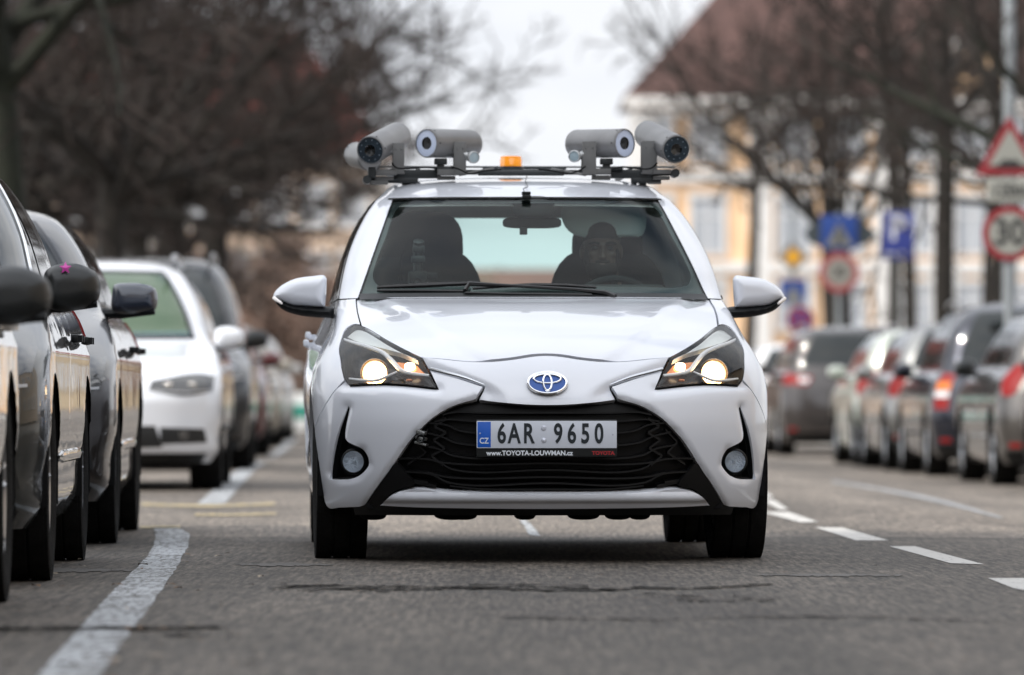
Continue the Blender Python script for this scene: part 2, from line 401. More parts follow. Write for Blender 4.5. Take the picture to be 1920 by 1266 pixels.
def wall(mb, S, outline, o0, o1, step=.02, grow=0., mi=0):
    p = smooth_line([(float(T2U(q[0])), q[1]) + tuple(q[2:]) for q in outline], step, True); p = p + poly_normals(p) * grow; k = len(p)
    t, z = U2T(p[:, 0]), p[:, 1]; a_, b_ = S.at(t, z, o0), S.at(t, z, o1)
    mb.add(np.concatenate([a_, b_]), [(i, (i+1) % k, k+(i+1) % k, k+i) for i in range(k)], mi); return mb
def liner(mb, x, y, z, r, w, mi=0):
    n = 28; A = [rad(-12 + 204 * i / n) for i in range(n + 1)]; v = [(x + s_ * w / 2, y + r * math.cos(q), z + r * math.sin(q)) for s_ in (-1, 1) for q in A]
    mb.add(v, [(i, i + 1, n + 2 + i, n + 1 + i) for i in range(n)], mi, True)
def wheel(parent, x, y, r, wd, rimr, side, steer=0., tmat=None, rmat=None, spokes=5):
    """tyre lathe about x; side=+1 outer face towards +x"""
    root = empty('wheel', (x, y, r), steer, parent=parent)
    t = MB(); h = wd / 2; pr = []
    pr = [(rimr, -h * .78), (rimr + .01, -h * .86), ((r + rimr) / 2, -h * 1.02), (r - .045, -h), (r - .024, -h * .95), (r - .010, -h * .86), (r - .003, -h * .74)]
    for gx in (-.46, -.16, .16, .46):
        pr += [(r, gx * wd - .006), (r - .007, gx * wd - .004), (r - .007, gx * wd + .004), (r, gx * wd + .006)]
    pr += [(r - .003, h * .74), (r - .010, h * .86), (r - .024, h * .95), (r - .045, h), ((r + rimr) / 2, h * 1.02), (rimr + .01, h * .86), (rimr, h * .78)]
    t.lathe(pr, axis=(1, 0, 0), n=48); t.build('tyre', tmat or RUBBER, root)
    m = MB(); s = side
    m.lathe([(rimr, -h * .8 * s), (rimr - .015, -h * .5 * s), (rimr - .02, h * .5 * s), (rimr + .008, h * .8 * s), (rimr - .004, h * .86 * s), (rimr - .02, h * .72 * s)], axis=(1, 0, 0), n=40)
    m.lathe([(0.001, h * .55 * s), (.055, h * .5 * s), (.06, h * .2 * s)], axis=(1, 0, 0), n=24)
    for k in range(spokes):
        q = 2 * PI * k / spokes + .3; c, s2 = math.cos(q), math.sin(q)
        for dv in (-.16, .16):
            cq, sq = math.cos(q + dv), math.sin(q + dv)
            m.tube([(h * .48 * s, c * .04, s2 * .04), (h * .55 * s, cq * rimr * .6, sq * rimr * .6), (h * .68 * s, cq * (rimr - .01), sq * (rimr - .01))], [.022, .018, .02], 6)
    m.build('rim', rmat or ALU, root)
    return root

# ================================================================== the white survey car in the lane
WHITE = mat('white_paint', (.70, .725, .785), rough=.30, coat=1.0, coat_rough=.03, spec=.4, vary=(2.2, .035))
Y = Surf(3.94,
  [(.14,.16,.62,2.6),(.205,.07,.70,2.6),(.26,.035,.74,2.6),(.35,.012,.75,2.6),(.5,0,.75,2.6),(.58,.01,.75,2.6),(.65,.045,.72,2.6),(.70,.08,.70,2.6),(.753,.135,.68,2.6),(.80,.22,.66,2.6),(.85,.36,.63,2.6),(.90,.55,.60,2.6),(.94,.76,.57,2.6),(.975,1.0,.52,2.6),(1.10,1.22,.47,2.6),(1.25,1.50,.44,2.6),(1.373,1.76,.42,2.6),(1.40,1.86,.41,2.6),(1.44,2.05,.38,2.6),(1.465,2.25,.35,2.5),(1.48,2.5,.28,2.4),(1.489,2.75,.15,2.2)],
  [(.14,.2,.4,3),(.35,.03,.45,3),(.5,0,.45,3.2),(.8,.03,.42,3),(.95,.08,.4,3),(1.05,.12,.35,3),(1.3,.30,.3,3),(1.40,.42,.3,3),(1.44,.6,.3,3),(1.465,.72,.28,3),(1.48,.8,.2,3),(1.489,.85,.05,3)],
  [(.14,.80,.80),(.22,.825,.83),(.35,.842,.85),(.5,.848,.855),(.6,.848,.858),(.70,.832,.856),(.736,.818,.85),(.78,.797,.842),(.83,.772,.82),(.9,.752,.79),(.975,.738,.755),(1.05,.724,.735),(1.147,.70,.71),(1.298,.635,.65),(1.373,.585,.60),(1.40,.56,.57),(1.444,.51,.51),(1.465,.42,.42),(1.48,.27,.27),(1.489,.05,.05)])
YO = Vector((.129, 22.07, 0)); YR = .04
yc, ys = math.cos(YR), math.sin(YR)
def loc_at(px, py, d):
    """local car point at depth d behind the nose that shows at this picture position"""
    k = (px - 960) / F; x = (k * (YO.y + d * yc) - YO.x + d * ys) / (yc - k * ys); Yw = YO.y + x * ys + d * yc
    return Vector((x, d, CH + (HZ - py) / F * Yw))
def LPX(px, py):
    d = .4
    for _ in range(25):
        p = loc_at(px, py, d); d = .5 * d + .5 * Y.dx(p.x, p.z)
    return p
def L(*pts):
    o = []
    for q in pts:
        p = LPX(q[0], q[1]); o.append((float(Y.Tx(p.x, p.z)), p.z) + tuple(q[2:]))
    return o
def C(py):
    p = LPX(1024, py)
    for _ in range(6):
        k = loc_at(960, py, float(Y.y0(p.z))); Yw = YO.y + float(Y.y0(k.z)) * yc; p = Vector((0, 0, CH + (HZ - py) / F * Yw))
    return (0., p.z)
def SD(*pts): return [(-Y.Td(q[0], q[1]), q[1]) + tuple(q[2:]) for q in pts]
def sym(left): return left + [(-p[0],) + tuple(p[1:]) for p in reversed(left) if abs(p[0]) > 1e-6]
yar = empty('survey_car', YO, YR, 'white compact hatchback with lit headlights and camera tubes on its roof, driving in the lane', 'car')

# --- key outlines (left half in the picture)
HOODL = [(831,671),(870,675),(916,676),(960,672),(1000,666)]
chrome_low = [(806,694),(860,708),(907,724)]
def seg_xz(px): return np.array([[abs(LPX(*p).x), LPX(*p).z] for p in px])
E_grille = seg_xz([(893,746),(831,770),(781,812),(726,886),(682,951)])
E_ridge = seg_xz([(790,669),(860,694),(915,716),(962,738)])
E_chrome = seg_xz([(790,690),(860,708),(907,724),(955,742)])
E_hood = seg_xz([(700,556),(770,585),(850,640),(930,690)])
E_fog = seg_xz([(650,765),(622,885),(640,897),(668,893),(687,872),(676,846)])
E_hl = seg_xz([(646,722),(722,720),(820,728)])
def feat(x, z):
    P = np.stack([np.abs(x), z], 1); o = np.zeros(len(P))
    d = dist_line(P, E_grille); o -= .016 * np.clip(1 - d / .022, 0, 1) ** 2           # edge rolls into the grille
    d = dist_line(P, E_fog); o -= .012 * np.clip(1 - d / .035, 0, 1) ** 2              # dish round the fog lamp
    d = dist_line(P, E_hl); o -= .010 * np.clip(1 - d / .030, 0, 1) ** 2 * (P[:, 1] < .67)
    # folded wing under the bonnet line
    zr = np.interp(P[:, 0], E_ridge[::-1, 0], E_ridge[::-1, 1]); below = np.clip((zr - P[:, 1]) / .028, 0, 1)
    lat = sstep((P[:, 0] - .12) / .12) * (P[:, 0] < .48); o -= .022 * below * lat * (P[:, 1] > .55)
    return o
def feat_bump(x, z):
    P = np.stack([np.abs(x), z], 1); o = np.zeros(len(P))
    d = dist_line(P, E_grille); o -= .018 * np.clip(1 - d / .020, 0, 1) ** 2
    d = dist_line(P, E_fog); o -= .014 * np.clip(1 - d / .035, 0, 1) ** 2
    d = dist_line(P, E_hl); o -= .012 * np.clip(1 - d / .035, 0, 1) ** 2
    return o
def feat_hood(x, z):
    P = np.stack([np.abs(x), z], 1); xe = np.interp(P[:, 1], E_hood[::-1, 1], E_hood[::-1, 0])
    return .010 * sstep((xe - P[:, 0]) / .07 + .5) - .006

mats_w = [WHITE, MATTEB]
# bonnet
o = sym([C(558)] + L((840,558),(668,560,1),(670,582),(677,609,1),(730,638.5),(788,668,1)) + L(*HOODL) + [C(665)])
panel(MB(), Y, o, step=.018, zs=2.2, dfn=feat_hood).build if 0 else None
b = MB(); panel(b, Y, o, step=.016, zs=2.2, dfn=feat_hood); b.build('bonnet', mats_w, yar)
# nose panel between bonnet line and grille
o = sym([C(666.5)] + L((1000,668),(960,674),(916,678),(870,677),(831,673),(790,669,1),(806,693,1),(860,706.5),(908,722,1),(896,745,1),(948,756)) + [C(760.5)])
b = MB(); panel(b, Y, o, step=.010, dfn=feat, rim=.03); b.build('nose_panel', mats_w, yar)
FOG = L((650,760,1),(646,822),(676,843),(688,859),(685,877),(664,895),(618,899,1),(618,889),(628,828))
ARF = [(.506,.192),(.485,.31),(.531,.4825)]
bump_l = L((806,696,1),(860,710),(906,725,1),(893,746,1),(831,770),(781,812),(726,886),(682,951,1),(640,952.5),(614,951)) + SD((.500,.215,1),(.485,.31),(.531,.4825,1)) + L((646,713,1),(654,723,1),(722,719.5),(777,723),(821,728,1))
for s in (1, -1):
    b = MB(); o = [(p[0] * s,) + tuple(p[1:]) for p in bump_l]; h = [(p[0] * s,) + tuple(p[1:]) for p in FOG]
    panel(b, Y, o, [h], step=.011, dfn=feat_bump, rim=.022); b.build('front_bumper', mats_w, yar)
# chin bar
o = sym([C(926)] + L((900,925),(831,922.5),(777,917.5),(734,928),(711,950,1),(760,953),(880,956)) + [C(957)])
def chin(x, z): return .012 - .012 * np.clip(np.abs(z - .236) / .02, 0, 1) ** 2
b = MB(); panel(b, Y, o, step=.008, dfn=chin, rim=.03, off=-.004); b.build('chin_bar', mats_w, yar)
b = MB(); grid(b, Y, np.linspace(-.66, .66, 70), [.162, .17, .19, .207, .215], off=-.012); grid(b, Y, np.linspace(-.66, .66, 40), [.162, .1621], off=-.06)
b.build('lower_lip', BLACK, yar)
# grille
g = MB(); op = sym([C(757)] + L((950,752),(893,742,1),(831,767),(778,809),(722,884),(676,955,1)) + [C(955)])
panel(g, Y, op, step=.03, off=-.055, rim=0); 
slats = [[(1024,773),(900,773),(850,772),(828,777)], [(1024,790),(880,789),(840,786),(812,790)], [(1024,809),(860,808),(835,797),(800,793)], [(1024,832),(852,831),(825,819),(790,811)], [(1024,857),(845,855),(820,843),(783,836)], [(1024,870),(830,869),(800,862)], [(1024,883),(845,881),(818,866),(775,861),(738,862)], [(1024,897),(830,896),(800,888)], [(1024,909),(838,907),(808,892),(760,887),(720,886)], [(1024,921),(900,920),(842,914)]]
for sl_ in slats:
    for s in (1, -1):
        pts = smooth_line([(p[0], p[1]) for p in sl_], 12)
        q = [L((max(a_, 0), b_))[0] for a_, b_ in pts]; q = [(t * s, z) for t, z in q]
        q[0] = (0., q[0][1]); strip(g, Y, q, .0060, .030, -.016)
for s in (1, -1):           # honeycomb wings beside the plate and the dark lower corners
    for a_ in [[(835,784),(812,800),(835,812),(810,826),(832,842),(806,856),(828,874)], [(800,806),(776,830),(796,850),(760,872)], [(682,949),(716,900),(760,905),(815,915)], [(700,925),(742,900),(800,908)]]:
        q = [(t * s, z) for t, z in L(*a_)]; strip(g, Y, q, .009, .022, -.018)
g.build('grille', mat('grille_black', (.004,.004,.0045), rough=.5, spec=.25), yar)
for s in (1, -1):
    b = MB(); o = [(p[0]*s,)+tuple(p[1:]) for p in L((684,949,1),(722,890),(740,868),(752,880),(775,912),(742,922),(712,947,1))]; panel(b, Y, o, step=.012, off=-.010, rim=.02, flange=0); b.build('grille_corner', mat('grille_black', (.004,.004,.0045), rough=.5, spec=.25), yar)
# fender
ARC = [(.83 + .345 * math.cos(rad(q)), .31 + .345 * math.sin(rad(q))) for q in (150, 120, 90, 60, 30, 0, -20)]
fen_l = L((646,713,1)) + SD((.531,.4825,1), *ARC[1:6], (ARC[6][0], ARC[6][1], 1), (1.33,.19,1), (1.33,.6), (1.36,.972,1)) + L((667,560,1),(669,582),(675.5,609,1),(662,609),(645,622),(637,646),(639,677))
for s in (1, -1):
    b = MB(); panel(b, Y, [(p[0]*s,)+tuple(p[1:]) for p in fen_l], step=.018, rim=.02); b.build('front_fender', mats_w, yar)
# doors, quarter panels
ARR = [(3.34 + .345 * math.cos(rad(q)), .31 + .345 * math.sin(rad(q))) for q in (200, 180, 150, 120, 90, 60, 30, 0, -20)]
def side_crease(x, z): return -.010 * np.exp(-((z - .45) / .07) ** 2) + .006 * np.exp(-((z - .80) / .03) ** 2)
for s in (1, -1):
    def sp(pts): return [(p[0] * s,) + tuple(p[1:]) for p in SD(*pts)]
    b = MB(); panel(b, Y, sp([(1.333,.19,1),(1.333,.6),(1.363,.972,1),(2.33,.985,1),(2.31,.6),(2.31,.19,1)]), step=.04, dfn=side_crease); fd = b.build('front_door', mats_w, yar)
    h = MB(); p = Y.at(-s * Y.Td(2.17,.80), .80, .03); h.box(p, (.022, .17, .028), bev=.008); h.box(Y.at(-s*Y.Td(2.10,.80), .80, .012), (.03,.02,.02)); h.box(Y.at(-s*Y.Td(2.24,.80), .80, .012), (.03,.02,.02)); h.build('door_handle', WHITE, fd)
    b = MB(); panel(b, Y, sp([(2.318,.19,1),(2.318,.6),(2.337,.985,1),(3.12,1.0,1),(3.06,.72,1),(2.985,.48),(2.975,.19,1)]), step=.04, dfn=side_crease); rd_ = b.build('rear_door', mats_w, yar)
    h = MB(); p = Y.at(-s * Y.Td(2.93,.84), .84, .03); h.box(p, (.022, .16, .028), bev=.008); h.box(Y.at(-s*Y.Td(2.87,.84), .84, .012), (.03,.02,.02)); h.box(Y.at(-s*Y.Td(2.99,.84), .84, .012), (.03,.02,.02)); h.build('door_handle', WHITE, rd_)
    b = MB(); panel(b, Y, sp([(2.99,.20,1)] + [ARR[1], ARR[2], ARR[3], ARR[4], ARR[5], ARR[6], ARR[7], (ARR[8][0], ARR[8][1], 1)]) + [(-s*2.5,.20,1), (-s*2.5,.98,1)] + sp([(3.13,1.0,1),(3.07,.72,1)]), step=.04); b.build('rear_quarter', mats_w, yar)
b = MB(); grid(b, Y, np.linspace(2.5, 3.5, 28), np.linspace(.2, 1.06, 24))
tg = b.build('tailgate', WHITE, yar)
b = MB(); grid(b, Y, np.linspace(2.56, 3.44, 24), np.linspace(1.07, 1.35, 8)); b.build('rear_window', glass_mat('rear_glass', (.80, .93, .90), .5), tg)
for s in (1, -1): b = MB(); superell(b, Y.at(s*2.45, .86, .01), (.05, .06, .13), 3, 3); b.build('tail_light', mat('tail_red', (.45,.01,.01), rough=.12, coat=1), yar)
# pillars + roof
def Twin(z):
    p = loc_at(700, 460, 1.5); d = Y.y0(z) + .2; Yw = 22.07 + d; py = HZ - (z - CH) * F / Yw; px = 735.5 + (py - 376) / (558 - 376) * (671 - 735.5); p = LPX(px, py); return abs(float(Y.Tx(p.x, z)))
zz = np.linspace(.976, 1.372, 26); tw = np.array([Twin(z) for z in zz])
for s in (1, -1):
    b = MB(); grid(b, Y, np.array([np.linspace(t, .945, 9) for t in tw]) * s, zz); grid(b, Y, np.array([np.linspace(t + .01, .94, 5) for t in tw]) * s, zz, off=-.03, mi=1)
    b.build('windscreen_pillar', [WHITE, mat('trim_grey', (.10,.105,.105), rough=.8)], yar)
    b = MB(); grid(b, Y, np.array([np.linspace(.945, .965, 3) for t in zz]) * s, zz, off=.004); grid(b, Y, np.linspace(.965, 2.0, 20) * s, [.976, .992], off=.004); 
    for d0 in (2.22, 3.02):
        t0, t1 = Y.Td(d0, 1.15), Y.Td(d0 + .09, 1.15); grid(b, Y, np.linspace(t0, t1, 4) * s, np.linspace(.985, 1.372, 8), off=.002)
    b.build('window_trim', GLOSSB, yar)
    b = MB(); grid(b, Y, np.linspace(.96, 2.02, 20) * s, np.linspace(.985, 1.372, 10), off=-.003); b.build('side_window', glass_mat('side_glass', (.42, .50, .48), 1.0), yar)
    b = MB(); grid(b, Y, np.linspace(2.0, 2.57, 12) * s, np.linspace(.98, 1.376, 10)); b.build('rear_pillar', WHITE, yar)
b = MB(); T_ = U2T(np.linspace(-(2 + SIDE_K), (2 + SIDE_K), 140)); rows = 1.372 + .117 * (np.linspace(0, 1, 30) ** .8)
grid(b, Y, T_, rows); grid(b, Y, T_, rows[:27], off=-.03, mi=1); roof = b.build('roof', [WHITE, mat('headliner', (.72,.73,.71), rough=.9)], yar)
b = MB(); cap = Y.ev(U2T(np.linspace(-(2+SIDE_K), (2+SIDE_K), 60)[:-1]), np.full(59, 1.489)); b.add(np.concatenate([cap, cap.mean(0)[None]]), [(i, (i+1) % 59, 59) for i in range(59)]); b.build('roof_skin', WHITE, yar)
b = MB()
grid(b, Y, np.linspace(-.74, .74, 40), [1.3715, 1.3775], off=.002); b.build('roof_seal', MATTEB, yar)
# windscreen
wo = sym([C(372.5)] + L((850,373),(735.5,376.5,1),(703,465),(671,558,1),(800,556.5)) + [C(556)])
wi = sym([C(379)] + L((850,379.5),(748,385),(722,445),(703,495),(698,515),(704,529),(716,534),(800,534)) + [C(533)])
b = MB(); panel(b, Y, wo, step=.03, off=-.002, rim=0); b.build('windscreen', glass_mat('windscreen_glass', (.80, .93, .90), .33), yar)
b = MB(); panel(b, Y, wo, [wi], step=.012, off=-.006, rim=0); b.build('windscreen_border', mat('frit', (.006,.006,.007), rough=.25), yar)
b = MB(); grid(b, Y, np.linspace(-.7, .7, 40), [.966, .972, .984, .990], off=.004); b.build('cowl', BLACK, yar)

# --- headlights
HLR = L((664,609.5),(676,609.5),(730,639),(788,668.5,1),(803,694),(820,727,1),(777,722),(722,718),(654,722,1),(646,711.5),(639,677),(637.5,646),(645,623))
IRI = mat('reflector_pale', (.80,.82,.80), rough=.35, metal=.2, coat=1)
for _k in IRI.node_tree.nodes['Principled BSDF'].inputs:
    if _k.name == 'Thin Film Thickness': _k.default_value = 520
    if _k.name == 'Thin Film IOR': _k.default_value = 1.6
LAMPW = mat('lamp_glow', (1,.9,.7), emis=(1.0,.80,.50), estr=9.0); LAMPO = mat('lamp_orange', (1,.6,.3), emis=(1.0,.70,.42), estr=9.0)
AMBER = mat('amber_reflector', (.85,.33,.13), rough=.2, metal=.6)
lens_m = glass_mat('lamp_lens', (.97,.98,.98), .6)
def on(px, py, off, s):
    t, z = L((px, py))[0]; return Vector(Y.at(t * s, z, off)), Vector(Y.nrm(t * s, z))
for s in (1, -1):
    f = lambda pts: [(p[0]*s,)+tuple(p[1:]) for p in pts]
    hl = empty('headlight', (0, 0, 0), parent=yar)
    b = MB(); panel(b, Y, f(HLR), step=.02, off=-.001, rim=0); b.build('lens', lens_m, hl)
    b = MB(); panel(b, Y, f(HLR), step=.02, off=-.075, rim=0); wall(b, Y, f(HLR), -.002, -.076, .015); b.build('housing', mat('lamp_housing', (.014,.011,.010), rough=.25, spec=.4), hl)
    b = MB(); panel(b, Y, f(L((646,626,1),(664,612),(677,612),(730,642),(782,669,1),(755,658),(722,649),(690,641),(664,634))), step=.012, off=-.016, rim=.02, flange=0); b.build('upper_reflector', IRI, hl)
    b = MB()
    for ln, r_ in (([(641,631),(664,638),(692,646),(716,656),(735,674),(750,690),(775,697),(803,700)], .0088), ([(650,707),(680,710),(705,709),(722,702),(742,693)], .0060)):
        q = smooth_line(ln, 6); pts = [on(a_, c_, -.014, s)[0] for a_, c_ in q]; b.tube(pts, [r_ * (.6 + .4 * math.sin(PI * i / (len(pts) - 1))) for i in range(len(pts))], 8)
    b.build('chrome_strip', mat('lamp_chrome', (.92,.92,.93), rough=.30, metal=.15), hl)
    p, n = on(691, 684, -.050, s); ax = Vector((0, -1, -.03)); ax = (ax + n * .35).normalized()
    b = MB(); b.lathe([(.054, .018), (.052, .022), (.046, .0), (.040, -.010)], p, ax, 28); b.build('bezel', mat('bezel_metal', (.45,.40,.35), rough=.2, metal=1), hl)
    b = MB(); b.lathe([(.0005, .018), (.014, .0165), (.024, .011), (.031, .002), (.034, -.004)], p, ax, 28); b.build('projector', LAMPW, hl)
    b = MB(); b.lathe([(.034, -.004), (.041, .006), (.045, .016)], p, ax, 28); b.build('glow_ring', mat('lamp_ring', (.9,.6,.3), rough=.3, emis=(1.0,.55,.22), estr=1.3), hl)
    p2, n2 = on(764, 676, -.040, s)
    b = MB(); panel(b, Y, f(L((728,661,1),(752,663),(778,670,1),(797,691,1),(775,691),(750,684))), step=.01, off=-.040, rim=.01, flange=0); b.build('side_reflector', AMBER, hl)
    b = MB(); superell(b, p2 + n2 * .008, (.019, .010, .015), 3, 3, mi=0); b.build('bulb', LAMPO, hl)
    b = MB(); p3, _ = on(760, 700, -.045, s); superell(b, p3, (.012, .008, .005)); b.build('indicator_bulb', mat('indicator_orange', (.6,.16,.03), rough=.2), hl)
    # chrome wing under the bonnet edge
    b = MB(); q = smooth_line([(806,692),(835,699),(870,708),(908,722)], 8); pts = [on(a_, c_, .002, s)[0] for a_, c_ in q]; k = len(pts); b.tube(pts, [.0065 * (1 - (i / k) ** 2 * .75) for i in range(k)], 8); b.build('chrome_wing', mat('satin_chrome', (.55,.57,.60), rough=.22, metal=1), yar)
    # fog lamp pocket
    fg = empty('fog_lamp', (0, 0, 0), parent=yar)
    b = MB(); panel(b, Y, f(FOG), step=.02, off=-.055, rim=0); wall(b, Y, f(FOG), -.012, -.056, .01, grow=.001); b.build('pocket', BLACK, fg)
    p, n = on(654, 867, -.022, s); ax = (Vector((0, -1, 0)) + n * .4).normalized()
    b = MB(); b.lathe([(.050, -.02), (.047, .004), (.041, .008), (.039, .004)], p, ax, 30); b.build('surround', BLACK, fg)
    b = MB(); b.lathe([(.039, .004), (.030, -.006), (.015, -.014), (.006, -.015), (.005, -.004), (.0005, -.003)], p, ax, 30); b.build('reflector', mat('fog_reflector', (.66,.74,.85), rough=.30, metal=.3, bump=(150,1.)), fg)
    b = MB(); b.lathe([(.039, .005), (.025, .010), (.0005, .012)], p, ax, 30); b.build('lens', lens_m, fg)
    # mirror
    mr = empty('door_mirror', (0, 0, 0), parent=yar); D0 = 1.50
    up = [(512,560),(515,548),(524,538),(540,528),(556,522),(589,517.6),(608,517),(612.5,523,1),(611,560),(609,577,1),(575,575),(545,572),(530,566),(520,561)]
    lo = [(512,557),(516,566),(530,580),(556,590),(590,595),(626,597,1),(627,577,1),(609,574),(575,572),(540,566),(524,556)]
    fx = lambda pts: [((loc_at(q[0], q[1], D0).x) * (1 if s == 1 else -1), loc_at(q[0], q[1], D0).z) + tuple(q[2:]) for q in pts]
    sl = lambda x, z: (np.abs(x) - .80) * .35
    b = MB(); pillow(b, fx(up), D0, .055, .07, .045, .007, slant=sl); b.build('mirror_cap', WHITE, mr)
    b = MB(); pillow(b, fx(lo), D0 + .012, .045, .075, .03, .007, slant=sl); b.build('mirror_base', BLACK, mr)
    b = MB(); q = [loc_at(a_, c_, D0) for a_, c_ in ((514,559),(519,563),(528,569))]; q = [Vector((v.x * s, v.y + .02 - .03 * i, v.z)) for i, v in enumerate(q)]; b.tube(q, [.008, .008, .005], 8); b.build('indicator', mat('indicator_clear', (.75,.70,.66), rough=.1, coat=1), mr)

# --- emblem
em = empty('emblem', (0, 0, 0), parent=yar); EZ = C(718)[1]; ey = float(Y.y0(EZ))
slope = (float(Y.y0(EZ + .03)) - float(Y.y0(EZ - .03))) / .06; tilt = math.atan(slope)
EM = Matrix.Translation((0, ey - .012, EZ)) @ Matrix.Rotation(-tilt, 4, 'X')
def ell(mb, cx, cz, a_, b_, r, y=0., n=40, mi=0):
    pts = [EM @ Vector((cx + a_ * math.cos(2*PI*i/n), y, cz + b_ * math.sin(2*PI*i/n))) for i in range(n + 1)]; mb.tube(pts, r, 8, mi, cap=False)
b = MB(); vs = [EM @ Vector((.067*math.cos(2*PI*i/40), 0, .044*math.sin(2*PI*i/40))) for i in range(40)] + [EM @ Vector((0, -.003, 0))]; b.add(vs, [((i+1) % 40, i, 40) for i in range(40)]); b.build('badge_field', mat('badge_blue', (.002,.07,.34), rough=.3), em)
b = MB(); ell(b, 0, 0, .069, .046, .0055); ell(b, 0, .0155, .049, .0195, .0042, -.003); ell(b, 0, -.001, .0155, .034, .0042, -.004); ell(b, 0, -.001, .0155, .034, .0042, -.002)
b.build('badge_rings', CHROME, em)
# --- number plate
plt = empty('number_plate', (0, 0, 0), parent=yar)
c1, c2 = loc_at(893, 787, -.03), loc_at(1157, 857, -.03); pw_, ph_ = c2.x - c1.x, c1.z - c2.z; pc = Vector(((c1.x + c2.x) / 2, -.03, (c1.z + c2.z) / 2))
b = MB(); b.box((pc.x, -.022, pc.z), (pw_, .016, ph_), bev=.004); b.build('plate_frame', mat('frame_black', (.010,.012,.013), rough=.3), plt)
w2 = .252; top = loc_at(1024, 789.5, -.03).z; bot = loc_at(1024, 840.5, -.03).z; zc = (top + bot) / 2; hh = (top - bot)
b = MB(); b.box((pc.x, -.0325, zc), (w2 * 2, .004, hh), bev=.0015); b.build('plate_face', mat('plate_white', (.62,.66,.74), rough=.35), plt)
bl0 = pc.x - w2; b = MB(); b.box((bl0 + .027, -.0330, zc), (.048, .0042, hh - .006), bev=.001); b.build('country_band', mat('plate_blue', (.005,.10,.52), rough=.4), plt)
def TM(x, z, y=-.0352): return Matrix.Translation((x, y, z)) @ Matrix.Rotation(PI / 2, 4, 'X')
INK = mat('plate_ink', (.006,.012,.018), rough=.4)
def at_px(px, py): p = loc_at(px, py, -.03); return p.x, p.z
for ch, px in zip('6AR9650', (940.5, 964, 991, 1046.5, 1072, 1097.5, 1123)):
    x, z = at_px(px, 814.8); text_mesh(ch, .099, INK, 'plate_digit', plt, TM(x, z), .66, .0024)
x, z = at_px(907.5, 827); text_mesh('CZ', .029, mat('plate_text_white', (.7,.75,.8)), 'plate_country', plt, TM(x, z), .85, .0005)
x, z = at_px(993, 850); text_mesh('www.TOYOTA-LOUWMAN.cz', .0235, mat('plate_text_white', (.7,.75,.8)), 'frame_text', plt, TM(x, z, -.0312), 1.0, .0008)
x, z = at_px(1131, 850); text_mesh('TOYOTA', .0185, mat('frame_red', (.32,.01,.015)), 'frame_text', plt, TM(x, z, -.0312), 1.05, .0009)
b = MB()
for py in (803, 826):
    x, z = at_px(1019.5, py); b.lathe([(.0095, .0), (.0095, .0012), (.0085, .0016), (.0005, .0016 if py < 810 else .0035)], (x, -.0345, z), (0, -1, 0), 24)
x, z = at_px(1149, 815); b.lathe([(.003, 0), (.0005, .003)], (x, -.0345, z), (0, -1, 0), 12); x, z = at_px(900, 813); b.lathe([(.003, 0), (.0005, .003)], (x, -.0355, z), (0, -1, 0), 12)
b.build('plate_stickers', mat('sticker', (.55,.58,.66), rough=.25, metal=.3), plt)
# tow-eye / sensor bracket in the grille (left in the picture only)
b = MB(); p = Vector(on(790, 822, .0, 1)[0]); Rz = Matrix.Rotation(-.35, 3, 'Z') @ Matrix.Rotation(.25, 3, 'Y')
b.box(p, (.036, .035, .012), Rz, bev=.003); b.box(p + Vector((0, .0, .021)), (.034, .03, .014), Rz, bev=.004); b.box(p + Vector((.0, 0, -.019)), (.046, .03, .008), Rz, bev=.002); b.build('tow_bracket', mat('bracket_metal', (.30,.31,.31), rough=.35, metal=.8), yar)
b = MB(); b.lathe([(.016, .024), (.014, .026), (.009, .022), (.0085, .01), (.0005, .009)], p + Vector((-.004, 0, 0)), (0, -1, 0), 20); b.build('parking_sensor', BLACK, yar)
# wipers
b = MB()
def wp(pts, r, n=6, flat=1.): b.tube([loc_at(px, py, d) for px, py, d in pts], r, n, flat=flat)
def wd(px, py, lift=.02):
    p = LPX(px, py); return (px, py, p.y - lift)
wp([wd(708,539), wd(750,537), wd(800,535), wd(840,533), wd(882,531)], [.007,.010,.011,.010,.007]); wp([wd(708,545,.012), wd(780,545,.012), wd(870,546,.012)], .006)
wp([wd(872,545,.03), wd(880,532,.04), wd(930,534,.045), wd(1000,538,.045), wd(1080,543,.04), wd(1135,549,.03), wd(1153,557,.02)], [.009,.010,.006,.006,.007,.010,.012])
wp([wd(886,541), wd(940,537), wd(1000,534), wd(1060,535), wd(1118,539)], [.006,.007,.008,.008,.006]); wp([wd(873,549,.025), wd(960,551,.02), wd(1110,553,.02)], .005)
b.build('wiper', mat('wiper_black', (.012,.012,.013), rough=.45), yar)
# wheels
for s in (1, -1):
    wheel(yar, s * .737, .83, .303, .190, .195, s, steer=.02); wheel(yar, s * .735, 3.34, .303, .185, .195, s)
# underbody + wheel housings
b = MB(); b.box((0, 2.0, .235), (1.30, 3.5, .09), bev=.02); b.box((0, .55, .25), (1.05, .62, .14), bev=.03); b.box((0, .45, .42), (1.15, .5, .36)); b.box((0, 2.0, .45), (1.1, 1.4, .4)); b.box((0, 3.4, .55), (1.0, .8, .5))
for s in (1, -1):
    for y in (.83, 3.34):
        liner(b, s * .70, y, .31, .347, .24); b.box((s * .58, y, .47), (.03, .66, .34)); b.tube([(s * .6, y, .27), (s * .25, y + .05, .23)], .025, 8)
b.build('underbody', MATTEB, yar)
b = MB()
for px, wd_ in ((850, .07), (870, .05), (1095, .06), (1160, .05), (700, .05), (985, .04), (1200, .04)):
    p = loc_at(px, 969, .5); superell(b, (p.x, .55, .170), (wd_, .09, .022))
b.each('undertray', MATTEB, yar)

